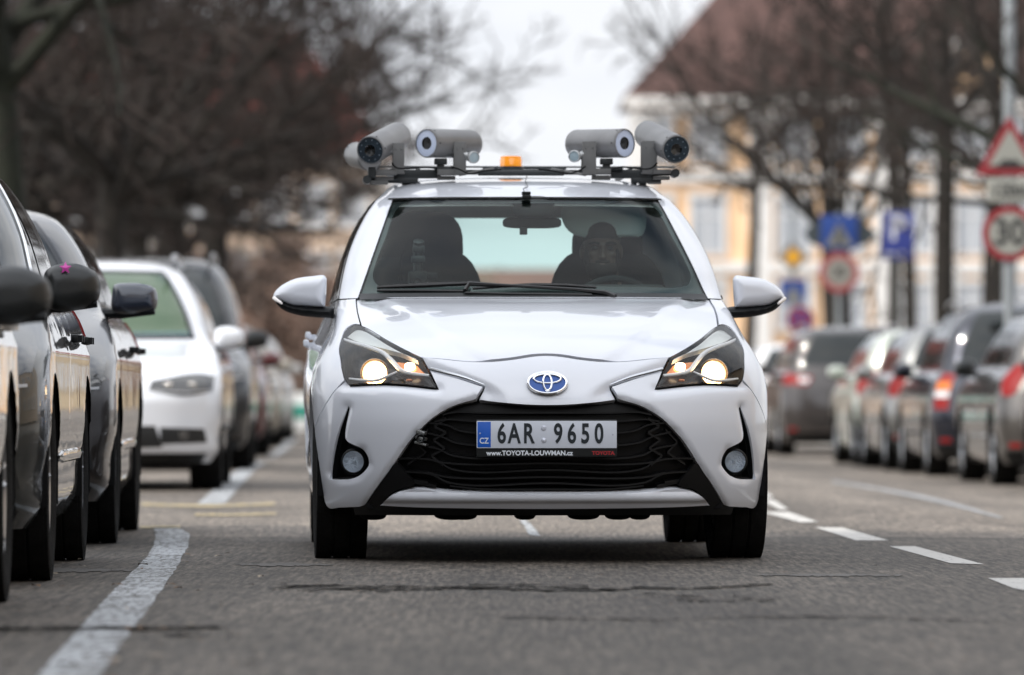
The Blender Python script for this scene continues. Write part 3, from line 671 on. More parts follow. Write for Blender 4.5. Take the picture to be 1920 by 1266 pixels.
# --- cabin
DARK = mat('cabin_dark', (.018,.020,.020), rough=.75); SEAT = mat('seat_cloth', (.020,.022,.023), rough=.9, bump=(200,.3))
b = MB(); b.box((0, 1.62, .93), (1.36, .55, .12), bev=.05); b.box((0, 1.45, .985), (1.28, .34, .05), bev=.02); b.box((0, 1.80, .75), (1.36, .2, .4)); b.box((.36, 1.66, 1.00), (.34, .2, .07), bev=.03); b.build('dashboard', DARK, yar)
b = MB(); b.box((0, 2.7, .32), (1.36, 2.2, .04)); b.box((-.72, 2.3, .65), (.03, 1.9, .62)); b.box((.72, 2.3, .65), (.03, 1.9, .62)); b.box((0, 3.5, .72), (1.2, .5, .5), bev=.04); b.build('cabin_floor', DARK, yar)
for sx, nm in ((-.385, 0), (.345, 1)):
    st = empty('front_seat', (0, 0, 0), parent=yar); b = MB()
    superell(b, (sx, 2.28, .86), (.24, .07, .34), 3.2, 3, Matrix.Rotation(-.18, 3, 'X')); superell(b, (sx, 2.05, .55), (.25, .26, .08), 3, 3); b.build('seat', SEAT, st)
    b = MB(); superell(b, (sx, 2.34, 1.19), (.142 if nm else .155, .05, .125 if nm else .15), 3, 3.4, Matrix.Rotation(-.1, 3, 'X')); b.build('headrest', SEAT, st)
b = MB(); superell(b, (-.40, 2.34, 1.07), (.165, .06, .22), 2.8, 3); b.build('seat_shoulder', SEAT, yar)
b = MB(); superell(b, (0, 3.1, .80), (.62, .08, .26), 5, 5); 
for sx in (-.4, .4): superell(b, (sx, 3.12, 1.07), (.12, .04, .06), 3, 3)
b.each('rear_seat', SEAT, yar)
sw = empty('steering_wheel', (.345, 1.92, .90), parent=yar); b = MB(); Rs = Matrix.Rotation(rad(-65), 3, 'X')
b.tube([Rs @ Vector((.18*math.cos(2*PI*i/36), .18*math.sin(2*PI*i/36), 0)) for i in range(37)], .014, 8, cap=False)
for q in (0, PI, -PI/2): b.tube([(0, 0, 0), Rs @ Vector((.175*math.cos(q), .175*math.sin(q), 0))], .014, 6)
superell(b, (0, 0, 0), (.06, .03, .06)); b.build('wheel_rim', DARK, sw)
b = MB(); c = loc_at(1132, 412, 1.98); pillow(b, [(c.x-.165,c.z+.045),(c.x-.15,c.z+.065),(c.x+.15,c.z+.065),(c.x+.165,c.z+.04),(c.x+.165,c.z-.03),(c.x+.15,c.z-.062),(c.x+.1,c.z-.066),(c.x-.09,c.z-.066),(c.x-.13,c.z-.05),(c.x-.16,c.z-.01)], 1.99, .012, .012, .02, .015); b.build('sun_visor', mat('visor_grey', (.66,.74,.73), rough=.85), yar)
b = MB(); c = loc_at(1000, 396, 1.78); superell(b, (c.x, 1.80, c.z + .015), (.085, .05, .045), 3, 3); superell(b, (c.x - .0, 1.9, c.z - .042), (.115, .02, .022), 4, 3.4); b.box((c.x - .035, 1.86, c.z - .075), (.030, .02, .03), bev=.004); b.build('rear_view_mirror', mat('mirror_grey', (.045,.045,.045), rough=.5), yar)
b = MB(); p = loc_at(987, 367, 1.74); b.box(p + Vector((0, -.012, -.006)), (.034, .02, .016), bev=.003); b.box(p + Vector((0, .02, .010)), (.034, .05, .012), bev=.003)
b.tube([loc_at(984, 362, 1.79), loc_at(981, 354, 1.84), loc_at(990, 350, 1.9), loc_at(985, 340, 2.05), loc_at(988, 330, 2.2)], .0018, 5); b.build('cable_clip', BLACK, yar)

# --- recording device on the dashboard
rec = empty('dashboard_recorder', YO, YR, 'slim black recording device with stacked lenses standing on the car dashboard', 'camera device')
b = MB(); c = loc_at(784, 500, 1.75); x0 = c.x
b.box((x0, 1.75, 1.045), (.075, .05, .09), bev=.01); b.lathe([(.018, .0), (.018, .03), (.014, .034), (.0005, .03)], (x0 - .005, 1.722, 1.05), (0, -1, 0), 20); b.box((x0 + .05, 1.76, 1.07), (.05, .02, .03), bev=.005); b.build('body', BLACK, rec)
b = MB(); b.tube([(x0, 1.76, 1.09), (x0, 1.76, 1.20)], .018, 12); b.box((x0, 1.755, 1.135), (.052, .045, .028), bev=.006); b.box((x0 + .002, 1.755, 1.175), (.045, .04, .03), bev=.006); b.lathe([(.020, 0), (.021, .012), (.0005, .014)], (x0 + .002, 1.75, 1.195), (0, -.5, 1), 20); b.build('mast', mat('device_grey', (.012,.014,.014), rough=.35), rec)
b = MB(); q = [loc_at(a_, c_, 1.72) for a_, c_ in ((762,471),(755,476),(751,490),(751,512),(751,526))]; b.tube(q, .003, 6); b.tube([loc_at(751, 516, 1.72), loc_at(751, 527, 1.72)], .007, 8); b.build('cable', MATTEB, rec)

# ================================================================== roof rack and cameras
RK = mat('rack_black', (.016,.020,.022), rough=.42); HOUS = mat('housing_grey', (.19,.19,.192), rough=.36, metal=.25, spec=.5, vary=(11,.12)); BRK = mat('bracket_grey', (.12,.12,.118), rough=.5, vary=(12,.1))
rk = empty('roof_rack', YO, YR, 'black roof rack of bars, clamps and feet carrying the camera tubes on the white car', 'roof rack')
def bx(mb, pa, pb, d, dep, mi=0, bev=.003):
    a_, c_ = loc_at(*pa, d), loc_at(*pb, d); mb.box((a_ + c_) / 2 + Vector((0, dep / 2, 0)), (abs(a_.x - c_.x), dep, abs(a_.z - c_.z)), bev=bev, mi=mi)
b = MB(); bx(b, (698,318), (1262,326), 2.24, .035)
bx(b, (905,314), (1062,318), 3.1, .03); bx(b, (690,322), (1268,328), 3.1, .03); bx(b, (690,311), (1266,315), 3.05, .03)
b.each('crossbar', RK, rk)
b = MB()
for q in ([(845,312),(862,318),(880,326),(905,321),(940,318)], [(1098,312),(1085,320),(1066,326),(1040,321),(1010,318)], [(735,306),(742,314),(760,316),(800,314),(820,316)], [(1232,306),(1222,315),(1190,316),(1165,313),(1150,316)]):
    w_ = smooth_line(q, 6); b.tube([loc_at(a_, c_, 2.13 + .01 * math.sin(i)) for i, (a_, c_) in enumerate(w_)], .0032, 6)
b.each('cable', MATTEB, rk)
b = MB(); bx(b, (738,318), (826,334), 2.20, .06); bx(b, (1146,318), (1228,334), 2.20, .06); bx(b, (897,320), (1058,329), 2.18, .05); bx(b, (728,333), (784,343), 2.2, .05); bx(b, (1184,333), (1240,343), 2.2, .05)
bx(b, (690,313), (705,334), 2.16, .05); bx(b, (768,336), (783,346), 2.24, .04); bx(b, (1186,334), (1194,348), 2.24, .04); b.each('clamp_block', RK, rk)
b = MB()
for px in (684, 1270): p = loc_at(px + (4 if px < 900 else -4), 337 if px < 900 else 325, 2.18); b.tube([p + Vector((0, -.02, 0)), p + Vector((0, .08, 0))], .017, 14)
b.tube([loc_at(690,337,2.2), loc_at(745,336,2.2)], .009, 8); b.tube([loc_at(1215,326,2.2), loc_at(1268,325,2.2)], .009, 8); b.each('end_knob', RK, rk)
b = MB(); bx(b, (703,331), (738,338), 2.18, .05); bx(b, (694,338), (728,346), 2.18, .04); bx(b, (705,319), (744,328), 2.15, .09); bx(b, (820,317), (856,328), 2.15, .09); bx(b, (820,330), (854,337), 2.18, .04); bx(b, (1110,329), (1145,337), 2.18, .04); bx(b, (1225,318), (1258,326), 2.15, .09); bx(b, (1112,316), (1146,326), 2.15, .09); bx(b, (1225,330), (1256,337), 2.18, .05); bx(b, (1215,337), (1240,345), 2.2, .04); b.tube([loc_at(862,328,2.15), loc_at(925,316,2.3)], .006, 6); b.tube([loc_at(1098,328,2.15), loc_at(1035,317,2.3)], .006, 6)
b.each('steel_plate', BRK, rk)
b = MB()
for pts in (((752,340),(774,340),(771,352),(777,360),(750,360),(757,350)), ((1199,340),(1212,340),(1212,350),(1220,361),(1196,360),(1202,352))):
    q = [loc_at(a_, c_, 2.22) for a_, c_ in pts]; vs = q + [v + Vector((0, .07, 0)) for v in q]; k = len(q); b.add(vs, [tuple(range(k)), tuple(range(2*k-1, k-1, -1))] + [(i, (i+1) % k, k+(i+1) % k, k+i) for i in range(k)], 0, False)
    b2 = [v + Vector((0, .85, .01)) for v in q]; vs = b2 + [v + Vector((0, .07, 0)) for v in b2]; b.add(vs, [tuple(range(k)), tuple(range(2*k-1, k-1, -1))] + [(i, (i+1) % k, k+(i+1) % k, k+i) for i in range(k)], 0, False)
b.each('foot', RK, rk)
b = MB()
for px in (760, 1205):
    for k in (-1, 1): p = loc_at(px, 321, 2.27); b.box(p + Vector((k * .05, .45, .0)), (.02, .9, .02), bev=.003)
b.each('side_rail', RK, rk)

LENSB = mat('lens_black', (.004,.005,.006), rough=.05, spec=.8, coat=1)
def cam_tube(face, back, r, style, label, bpx=None, lamp=None):
    """face/back: (px, py, d)"""
    root = empty('camera_housing', YO, YR, label.replace(', tilted down', ''), 'camera', 'camera tubes on the roof rack')
    f, k = loc_at(*face), loc_at(*back); ax = (f - k).normalized(); Ln = (f - k).length
    b = MB(); b.lathe([(.0005, -.004), (r * .90, -.004), (r * .985, .006), (r, .014), (r, Ln - .012), (r * .985, Ln), (r * .93, Ln + .001), (r * .93, Ln - .006)], k, ax, 44); b.lathe([(r * 1.012, Ln - .030), (r * 1.012, Ln - .006)], k, ax, 44); b.lathe([(r * 1.003, .030), (r * 1.003, .033)], k, ax, 44); tb = b.build('tube', HOUS, root)
    b = MB(); u = ax.orthogonal().normalized(); v = ax.cross(u)
    for i in range(6): q = 2 * PI * i / 6 + .4; c0 = k + ax * (Ln - .018) + (u * math.cos(q) + v * math.sin(q)) * (r * 1.008); b.lathe([(.0035, 0), (.003, .002), (.0004, .0022)], c0, u * math.cos(q) + v * math.sin(q), 8)
    b.build('screws', mat('screw_dark', (.06,.06,.06), rough=.4, metal=.8), root)
    if style == 'white':
        b = MB(); b.lathe([(r * .93, Ln - .004), (r * .44, Ln - .003)], k, ax, 40); b.build('face_ring', mat('ring_pale', (.55,.62,.78), rough=.25), root)
        b = MB(); b.lathe([(r * .44, Ln - .003), (r * .40, Ln - .010), (.0005, Ln - .012)], k, ax, 32); b.build('lens', LENSB, root)
    else:
        b = MB(); b.lathe([(r * .93, Ln - .005), (r * .50, Ln - .005), (r * .50, Ln + .004), (r * .42, Ln + .004)], k, ax, 40)
        b.build('face_ring', mat('ring_dark', (.045,.065,.085), rough=.25, metal=.4), root)
        b = MB(); u = ax.orthogonal().normalized(); v = ax.cross(u); b.lathe([(r * .42, Ln + .004), (r * .36, Ln - .012), (.0005, Ln - .015)], k, ax, 32); b.build('lens', LENSB, root)
        b = MB()
        for i in range(10):
            q = 2 * PI * i / 10; b.lathe([(.0035, -.002), (.0025, .002), (.0002, .003)], k + ax * (Ln - .005) + (u * math.cos(q) + v * math.sin(q)) * r * .72, ax, 8)
        b.build('infrared_diodes', mat('diode', (.16,.20,.24), rough=.2), root)
    if bpx:
        (xa, ya), (xb, yb), d = bpx; b = MB(); a_, c_ = loc_at(xa, ya, d), loc_at(xb, yb, d)
        b.box((a_ + c_) / 2, (abs(a_.x - c_.x), .006, abs(a_.z - c_.z)), bev=.0025); b.box(((a_ + c_) / 2) + Vector((0, .10, 0)), (abs(a_.x - c_.x), .006, abs(a_.z - c_.z)), bev=.0025)
        b.box(((a_ + c_) / 2) + Vector((0, .05, -abs(a_.z - c_.z) / 2 + .003)), (abs(a_.x - c_.x) * 1.1, .10, .008), bev=.002)
        for sx in (-.25, .25): b.lathe([(.004, 0), (.003, .003), (.0003, .003)], ((a_ + c_) / 2) + Vector((sx * abs(a_.x - c_.x), -.003, abs(a_.z - c_.z) * .3)), (0, -1, 0), 8, )
        b.build('bracket', BRK, root)
    if lamp:
        p = loc_at(*lamp[:3]); q = loc_at(*lamp[3:]); lx = Vector((0, -1, -.05)); lx.x = lamp[0] < 960 and .45 or -.45; lx.normalize()
        b = MB(); b.lathe([(.012, -.055), (.016, -.045), (.017, -.015), (.024, -.010), (.0245, .004), (.021, .006), (.020, .002)], p, lx, 24); b.tube([p - lx * .03, q], .010, 8); b.build('infrared_lamp', mat('lamp_alloy', (.42,.43,.43), rough=.35, metal=.5), root)
        b = MB(); b.lathe([(.0205, .002), (.0005, .0035)], p, lx, 24); b.build('lamp_glass', mat('lamp_glass', (.30,.38,.42), rough=.1, coat=1), root)
cam_tube((694,282,2.08), (747,254,2.42), .056, 'dark', 'grey camera tube with dark lens, outermost on the left end of the roof rack, tilted down', ((736,268),(758,326),2.17))
cam_tube((799,268.5,2.12), (885,270,2.33), .057, 'white', 'grey camera tube with pale ring on the left half of the rack', ((851,266),(874,327),2.15), (888,295,2.12, 866,285,2.16))
cam_tube((1172,268.5,2.12), (1078,270,2.33), .057, 'white', 'grey camera tube with pale ring on the right half of the rack', ((1092,265),(1118,327),2.15), (1077,293,2.12, 1098,285,2.16))
cam_tube((1268,280,2.08), (1213,251,2.42), .056, 'dark', 'grey camera tube with dark lens, outermost on the right end of the roof rack', ((1204,264),(1232,326),2.17))
cam_tube((668,290,3.30), (694,297,3.02), .052, 'dark', 'grey camera tube half hidden behind the outermost left one, aimed backwards', ((700,300),(712,325),3.1))
for px, lab in ((826, 'left'), (1137, 'right')):
    root = empty('mount_foot', YO, YR, 'small dark mounting post under the pale-ringed camera tube on the %s' % lab, 'mount'); b = MB(); p = loc_at(px, 303, 2.2)
    b.box(p, (.05, .05, .024), bev=.004); b.box(p + Vector((0, 0, -.018)), (.03, .03, .02), bev=.003); b.box(p + Vector((.02, 0, -.028)), (.09, .06, .012), bev=.003); b.build('post', RK, root)
root = empty('beacon_light', YO, YR, 'small amber beacon on the roof rack centre', 'beacon')
p = loc_at(958, 311, 2.7)
b = MB(); b.lathe([(.045, -.005), (.045, .024), (.042, .030), (.043, .036), (.039, .039), (.0005, .040)], p + Vector((0, 0, 0)), (0, 0, 1), 32); b.build('dome', mat('beacon_amber', (.90,.30,.01), rough=.15, coat=1, emis=(1,.35,.02), estr=.15), root)
b = MB(); b.lathe([(.052, -.03), (.052, -.004), (.048, -.003)], p, (0, 0, 1), 32); b.build('base', RK, root)

# ================================================================== driver
drv = empty('person', YO, YR, 'bearded driver in dark jacket seated behind the steering wheel of the white car', 'person')
SKIN = mat('skin', (.10,.062,.045), rough=.5); HAIR = mat('hair', (.012,.009,.007), rough=.8); JACK = mat('jacket', (.020,.026,.030), rough=.85)
def cap_(mb, a_, c_, r0, r1, n=14):
    a_, c_ = Vector(a_), Vector(c_); k = 6; pts = [a_.lerp(c_, i / k) for i in range(k + 1)]; mb.tube(pts, [r0 + (r1 - r0) * i / k for i in range(k + 1)], n); superell(mb, a_, (r0,) * 3, 2, 2, seg=14, rings=10); superell(mb, c_, (r1,) * 3, 2, 2, seg=14, rings=10)
hx, hy, hz = loc_at(1128, 480, 2.02).x, 2.03, 1.175
b = MB()
superell(b, (hx, hy + .015, hz + .035), (.074, .094, .088), 2.2, 2.2); superell(b, (hx, hy - .012, hz - .035), (.060, .078, .082), 2.3, 2.2)   # skull, jaw
superell(b, (hx, hy - .088, hz - .010), (.011, .020, .030), 2, 2); superell(b, (hx, hy - .098, hz - .026), (.015, .014, .011), 2, 2)               # nose
superell(b, (hx, hy - .076, hz + .026), (.056, .014, .011), 2.4, 2); superell(b, (hx, hy - .084, hz - .056), (.024, .010, .008), 2, 2)            # brow, mouth
for s in (1, -1): superell(b, (hx + s * .076, hy + .01, hz - .005), (.010, .018, .030), 2, 2); superell(b, (hx + s * .036, hy - .066, hz - .014), (.020, .014, .016), 2, 2)
cap_(b, (hx, hy + .03, hz - .05), (.345, 2.14, .98), .056, .062)
superell(b, (.345, 2.16, .78), (.20, .12, .25), 2.6, 2.4)
for s in (1, -1):
    sh = Vector((.345 + s * .185, 2.12, .965)); el = Vector((.345 + s * .25, 1.99, .76)); wr = Vector((.345 + s * .175, 1.88, .90)); cap_(b, sh, el, .055, .045); cap_(b, el, wr, .043, .029)
    pm = wr + Vector((-s * .005, -.035, .040)); superell(b, pm, (.020, .038, .040), 2.4, 2.2)
    for i, ln in enumerate((.030, .034, .032, .025)):
        k0 = pm + Vector((-s * .004, -.022 + .004 * i, .034 - .019 * i)); k1 = k0 + Vector((-s * .022, -ln * .7, .006)); k2 = k1 + Vector((-s * .020, ln * .35, -.006)); cap_(b, k0, k1, .009, .0085, 8); cap_(b, k1, k2, .0085, .007, 8)
    cap_(b, pm + Vector((-s * .012, .015, .02)), pm + Vector((-s * .045, -.005, .038)), .010, .008, 8)
    cap_(b, (.345 + s * .09, 2.14, .60), (.345 + s * .14, 1.72, .66), .085, .065); cap_(b, (.345 + s * .14, 1.72, .66), (.345 + s * .13, 1.52, .36), .058, .042); cap_(b, (.345 + s * .13, 1.53, .35), (.345 + s * .13, 1.40, .36), .035, .03)
body = b.build('body', SKIN, drv, auto=False)
md = body.modifiers.new('remesh', 'REMESH'); md.mode = 'VOXEL'; md.voxel_size = .0055; md.use_smooth_shade = True
b = MB(); superell(b, (.345, 2.16, .775), (.215, .135, .265), 2.6, 2.4); superell(b, (.345, 2.14, .985), (.15, .085, .055), 2, 2)
for s in (1, -1):
    sh = Vector((.345 + s * .185, 2.12, .965)); el = Vector((.345 + s * .25, 1.99, .76)); wr = Vector((.345 + s * .178, 1.886, .892)); cap_(b, sh, el, .070, .058); cap_(b, el, wr, .056, .039)
b.tube([(.345 + .07 * math.cos(2*PI*i/20), 2.11 + .065 * math.sin(2*PI*i/20), 1.02 + .01 * math.sin(2*PI*i/20)) for i in range(21)], .020, 8)
jk = b.build('jacket', JACK, drv, auto=False); md = jk.modifiers.new('remesh', 'REMESH'); md.mode = 'VOXEL'; md.voxel_size = .007; md.use_smooth_shade = True
b = MB(); superell(b, (hx, hy + .019, hz + .062), (.0805, .0985, .070), 2.15, 2.1); superell(b, (hx, hy + .060, hz), (.076, .06, .08), 2.2, 2.2); b.build('hair', HAIR, drv)
b = MB(); superell(b, (hx, hy - .020, hz - .072), (.062, .076, .048), 2.4, 2.2); superell(b, (hx, hy - .086, hz - .043), (.030, .012, .007), 2, 2)
for s in (1, -1): superell(b, (hx + s * .058, hy - .02, hz - .03), (.012, .035, .045), 2, 2)
b.build('beard', HAIR, drv)
b = MB()
for s in (1, -1): superell(b, (hx + s * .030, hy - .079, hz + .010), (.012, .009, .007), 2, 2)
b.build('eyes', mat('eye', (.04,.035,.03), rough=.3), drv)
b = MB()
for s in (1, -1): b.tube([(hx + s * .012, hy - .093, hz + .027), (hx + s * .032, hy - .092, hz + .032), (hx + s * .052, hy - .078, hz + .027)], .0045, 6)
b.build('eyebrows', HAIR, drv)
# ================================================================== ground
def asphalt(nm='asphalt', k=1.0):
    m = bpy.data.materials.new(nm); m.use_nodes = True; t = m.node_tree; b = t.nodes['Principled BSDF']; nn = t.nodes.new; lk = t.links.new
    tc_ = nn('ShaderNodeTexCoord')
    def noise(sc_, det=5, mapping=None, rough_=.6):
        n = nn('ShaderNodeTexNoise'); n.inputs['Scale'].default_value = sc_; n.inputs['Detail'].default_value = det; n.inputs['Roughness'].default_value = rough_
        if mapping: mpn = nn('ShaderNodeMapping'); mpn.inputs['Scale'].default_value = mapping; lk(tc_.outputs['Object'], mpn.inputs['Vector']); lk(mpn.outputs[0], n.inputs['Vector'])
        else: lk(tc_.outputs['Object'], n.inputs['Vector'])
        return n
    def ramp(src, p0, c0, p1, c1):
        r = nn('ShaderNodeValToRGB'); r.color_ramp.elements[0].position = p0; r.color_ramp.elements[1].position = p1; r.color_ramp.elements[0].color = (*c0, 1); r.color_ramp.elements[1].color = (*c1, 1); lk(src, r.inputs['Fac']); return r
    def mixc(f, a_, c_, bl='MIX'):
        x = nn('ShaderNodeMixRGB'); x.blend_type = bl
        if isinstance(f, float): x.inputs['Fac'].default_value = f
        else: lk(f, x.inputs['Fac'])
        lk(a_, x.inputs['Color1']); lk(c_, x.inputs['Color2']); return x
    big = ramp(noise(.35, 4, (1, .35, 1)).outputs['Fac'], .35, (.102*k,.090*k,.080*k), .65, (.138*k,.124*k,.111*k))
    mid = ramp(noise(3.5, 5, (1, .5, 1)).outputs['Fac'], .3, (.80,.80,.80), .7, (1.15,1.13,1.10))
    c = mixc(1.0, big.outputs[0], mid.outputs[0], 'MULTIPLY')
    vo = nn('ShaderNodeTexVoronoi'); vo.inputs['Scale'].default_value = 60; lk(tc_.outputs['Object'], vo.inputs['Vector'])
    sp = ramp(vo.outputs['Color'], .15, (.30,.30,.31), .85, (2.0,1.95,1.85)); c = mixc(.85, c.outputs[0], sp.outputs[0], 'MULTIPLY')
    bl = ramp(noise(1, 3, (1.1, .22, 1), .5).outputs['Fac'], .36, (.72,.72,.72), .60, (1.12,1.12,1.12)); c = mixc(1.0, c.outputs[0], bl.outputs[0], 'MULTIPLY')
    tk = ramp(noise(1, 2, (1.6, .02, 1), .4).outputs['Fac'], .40, (.82,.82,.82), .60, (1.08,1.08,1.08)); c = mixc(1.0, c.outputs[0], tk.outputs[0], 'MULTIPLY')
    st = ramp(noise(1, 3, (55, 2.2, 55), .7).outputs['Fac'], .36, (.34,.34,.34), .64, (1.75,1.72,1.68)); c = mixc(.8, c.outputs[0], st.outputs[0], 'MULTIPLY')
    fine = ramp(noise(260, 2).outputs['Fac'], .3, (.6,.6,.6), .7, (1.4,1.4,1.4)); c = mixc(.7, c.outputs[0], fine.outputs[0], 'MULTIPLY')
    lk(c.outputs[0], b.inputs['Base Color']); b.inputs['Roughness'].default_value = .72; b.inputs['Specular IOR Level'].default_value = .35
    bp = nn('ShaderNodeBump'); bp.inputs['Strength'].default_value = .7; bp.inputs['Distance'].default_value = .006; lk(vo.outputs['Distance'], bp.inputs['Height']); lk(bp.outputs[0], b.inputs['Normal'])
    return m
ASPH = asphalt()
def worn_paint(name, col, wear=.5):
    m = bpy.data.materials.new(name); m.use_nodes = True; t = m.node_tree; b = t.nodes['Principled BSDF']; nn = t.nodes.new; lk = t.links.new
    tc_ = nn('ShaderNodeTexCoord'); n = nn('ShaderNodeTexNoise'); n.inputs['Scale'].default_value = 60; n.inputs['Detail'].default_value = 6; n.inputs['Roughness'].default_value = .75; mq = nn('ShaderNodeMapping'); mq.inputs['Scale'].default_value = (.8, .10, 1); lk(tc_.outputs['Object'], mq.inputs['Vector']); lk(mq.outputs[0], n.inputs['Vector'])
    r = nn('ShaderNodeValToRGB'); r.color_ramp.elements[0].position = .30 + .12 * wear; r.color_ramp.elements[1].position = .42 + .16 * wear; r.color_ramp.elements[0].color = (.10,.098,.095,1); r.color_ramp.elements[1].color = (*col, 1)
    n2 = nn('ShaderNodeTexNoise'); n2.inputs['Scale'].default_value = 5; n2.inputs['Detail'].default_value = 4; lk(tc_.outputs['Object'], n2.inputs['Vector'])
    mth = nn('ShaderNodeMath'); mth.operation = 'ADD'; m2 = nn('ShaderNodeMath'); m2.operation = 'MULTIPLY_ADD'; m2.inputs[1].default_value = .35; m2.inputs[2].default_value = -.175; lk(n2.outputs['Fac'], m2.inputs[0])
    lk(n.outputs['Fac'], mth.inputs[0]); lk(m2.outputs[0], mth.inputs[1]); lk(mth.outputs[0], r.inputs['Fac']); lk(r.outputs[0], b.inputs['Base Color']); b.inputs['Roughness'].default_value = .7
    return m
LINE = worn_paint('line_white', (.36,.38,.40), .9); LINE2 = worn_paint('line_white_fresh', (.42,.41,.39), .1); LINEY = worn_paint('line_yellow', (.34,.27,.14), .7)
def prof_sheet(name, m, xs, ys_, dz=0., kind='structure', zf=zprof):
    v = [(RX(x, y), y, zf(x) + dz) for y in ys_ for x in xs]; c = len(xs); f = [(j*c+i, j*c+i+1, (j+1)*c+i+1, (j+1)*c+i) for j in range(len(ys_)-1) for i in range(c-1)]
    b = MB(); b.add(v, f, 0, True); o = b.build(name, m, None, auto=False); o['kind'] = kind; return o
xs = [-400, -60, -20, -8, -4] + list(np.arange(-3.5, 8.1, .5)) + [12, 20, 60, 400]; ys_ = [-30, 0, 10, 15, 20, 25, 30, 40, 60, 80, 100, 150, 200, 260, 400, 800, 2500]
prof_sheet('ground', ASPH, xs, ys_)
PAV = mat('pavement_stone', (.20,.19,.175), rough=.85, vary=(2.5,.25), bump=(40,.5)); KERB = mat('kerb_granite', (.26,.26,.25), rough=.8, vary=(8,.2))
def slab(name, x0, x1, y0, y1, z0, z1, m):
    b = MB(); v = [(RX(x, y), y, z) for z in (z0, z1) for y in (y0, y1) for x in (x0, x1)]
    b.add(v, [(0,1,3,2), (4,6,7,5), (0,4,5,1), (2,3,7,6), (0,2,6,4), (1,5,7,3)], 0, False); o = b.build(name, m, None, auto=False); o['kind'] = 'structure'; return o
ASPH_SHADE = asphalt('asphalt_shaded', .56)
prof_sheet('asphalt_shade', ASPH_SHADE, list(np.arange(-3.15, 7.3, .55)), [-25, 0, 8, 14, 20, 26.3], .002)  # darker sheet: shade on the near road, put into the asphalt colour
slab('kerb', -3.35, -3.20, -10, 230, -.05, .13, KERB); slab('pavement', -9.5, -3.352, -10, 230, -.05, .12, PAV)
slab('kerb', 7.35, 7.50, -10, 175, -.3, -.01, KERB); slab('pavement', 7.502, 14, -10, 175, -.3, -.02, PAV)

def decal(name, pts, m, dz=.004, wob=.0):
    """polygon given by picture points laid on the road"""
    P = []
    for px, py in pts:
        x, y = gpt(px, py)
        for _ in range(6): xr = x - RS * y; x, y = gpt(px, py, zprof(xr))
        P.append((x, y, zprof(x - RS * y) + dz))
    b = MB(); b.add(P, [tuple(range(len(P)))], 0, False); o = b.build(name, m, None, auto=False); o['kind'] = 'structure'; return o
def ribbon(name, left, right, m, dz=.004, rough_=0., seed=1, step=3., jy=0.):
    """strip between two picture polylines (same count), edges slightly ragged"""
    rg = random.Random(seed); A = smooth_line(left, 6); n = len(A); B_ = np.array(right, float)
    tl = np.linspace(0, 1, n); BB = smooth_line(right, 2); BB = np.stack([np.interp(tl, np.linspace(0, 1, len(BB)), BB[:, i]) for i in (0, 1)], 1); v = []
    for a_, c_ in zip(A, BB):
        for px, py in (a_, c_):
            px += rg.uniform(-1, 1) * rough_; py += rg.uniform(-1, 1) * rough_ * jy; x, y = gpt(px, py)
            for _ in range(6): x, y = gpt(px, py, zprof(x - RS * y))
            v.append((x, y, zprof(x - RS * y) + dz))
    b = MB(); b.add(v, [(2*i, 2*i+1, 2*i+3, 2*i+2) for i in range(n-1)], 0, False); o = b.build(name, m, None, auto=False); o['kind'] = 'structure'; return o
ribbon('road_marking', [(-20,1380),(75,1266),(150,1180),(212,1110),(262,1060),(290,1020),(287,990)], [(110,1380),(190,1266),(250,1180),(302,1110),(334,1060),(355,1005),(332,990)], LINE, rough_=2.)
ribbon('road_marking', [(370,946),(405,916),(440,886),(470,868)], [(420,946),(448,916),(474,886),(498,868)], LINE, rough_=1.)
ribbon('road_marking', [(500,858),(525,840),(548,820)], [(517,858),(540,840),(560,820)], LINE)
ribbon('road_marking', [(262,987),(300,987),(338,987)], [(262,992),(300,992),(338,992)], LINEY)
ribbon('road_marking', [(265,944),(400,947),(515,943)], [(265,949),(400,952),(515,948)], LINEY)
ribbon('road_marking', [(365,964),(440,964),(518,962)], [(365,968),(440,968),(518,966)], LINEY)
for P in ([(1427,961),(1478,961),(1534,980),(1500,981)], [(1527,990),(1580,991),(1666,1015),(1605,1015)], [(1667,1026),(1715,1026),(1845,1060),(1782,1058)], [(1852,1086),(1935,1086),(2010,1125),(1900,1105)], [(1430,940),(1450,938),(1478,956),(1462,957)], [(1418,930),(1440,925),(1450,933),(1430,936)]): decal('road_marking', P[::-1], LINE2)
ribbon('road_marking', [(1560,902),(1660,918),(1760,937),(1876,970)], [(1560,905),(1660,922),(1760,943),(1880,974)], LINE, rough_=.5)
ribbon('road_marking', [(974,975),(985,990),(992,1004)], [(984,975),(1000,990),(1014,1007)], LINE, rough_=1)
TAR = mat('tar', (.016,.015,.014), rough=.95, spec=.05, vary=(20,.5))
def ragged(m, sc_, lo, hi):
    t = m.node_tree; b_ = t.nodes['Principled BSDF']; n = t.nodes.new('ShaderNodeTexNoise'); n.inputs['Scale'].default_value = sc_; n.inputs['Detail'].default_value = 6; n.inputs['Roughness'].default_value = .7
    mp_ = t.nodes.new('ShaderNodeMapping'); mp_.inputs['Scale'].default_value = (1, .45, 1); tc_ = t.nodes.new('ShaderNodeTexCoord'); r = t.nodes.new('ShaderNodeMapRange'); r.inputs['From Min'].default_value = lo; r.inputs['From Max'].default_value = hi
    t.links.new(tc_.outputs['Object'], mp_.inputs['Vector']); t.links.new(mp_.outputs[0], n.inputs['Vector']); t.links.new(n.outputs['Fac'], r.inputs['Value']); t.links.new(r.outputs[0], b_.inputs['Alpha']); return m
ragged(TAR, 16, .36, .56)
SMUDGE = ragged(mat('tar_smudge', (.030,.028,.026), rough=.95, spec=.1), 7, .48, .66)
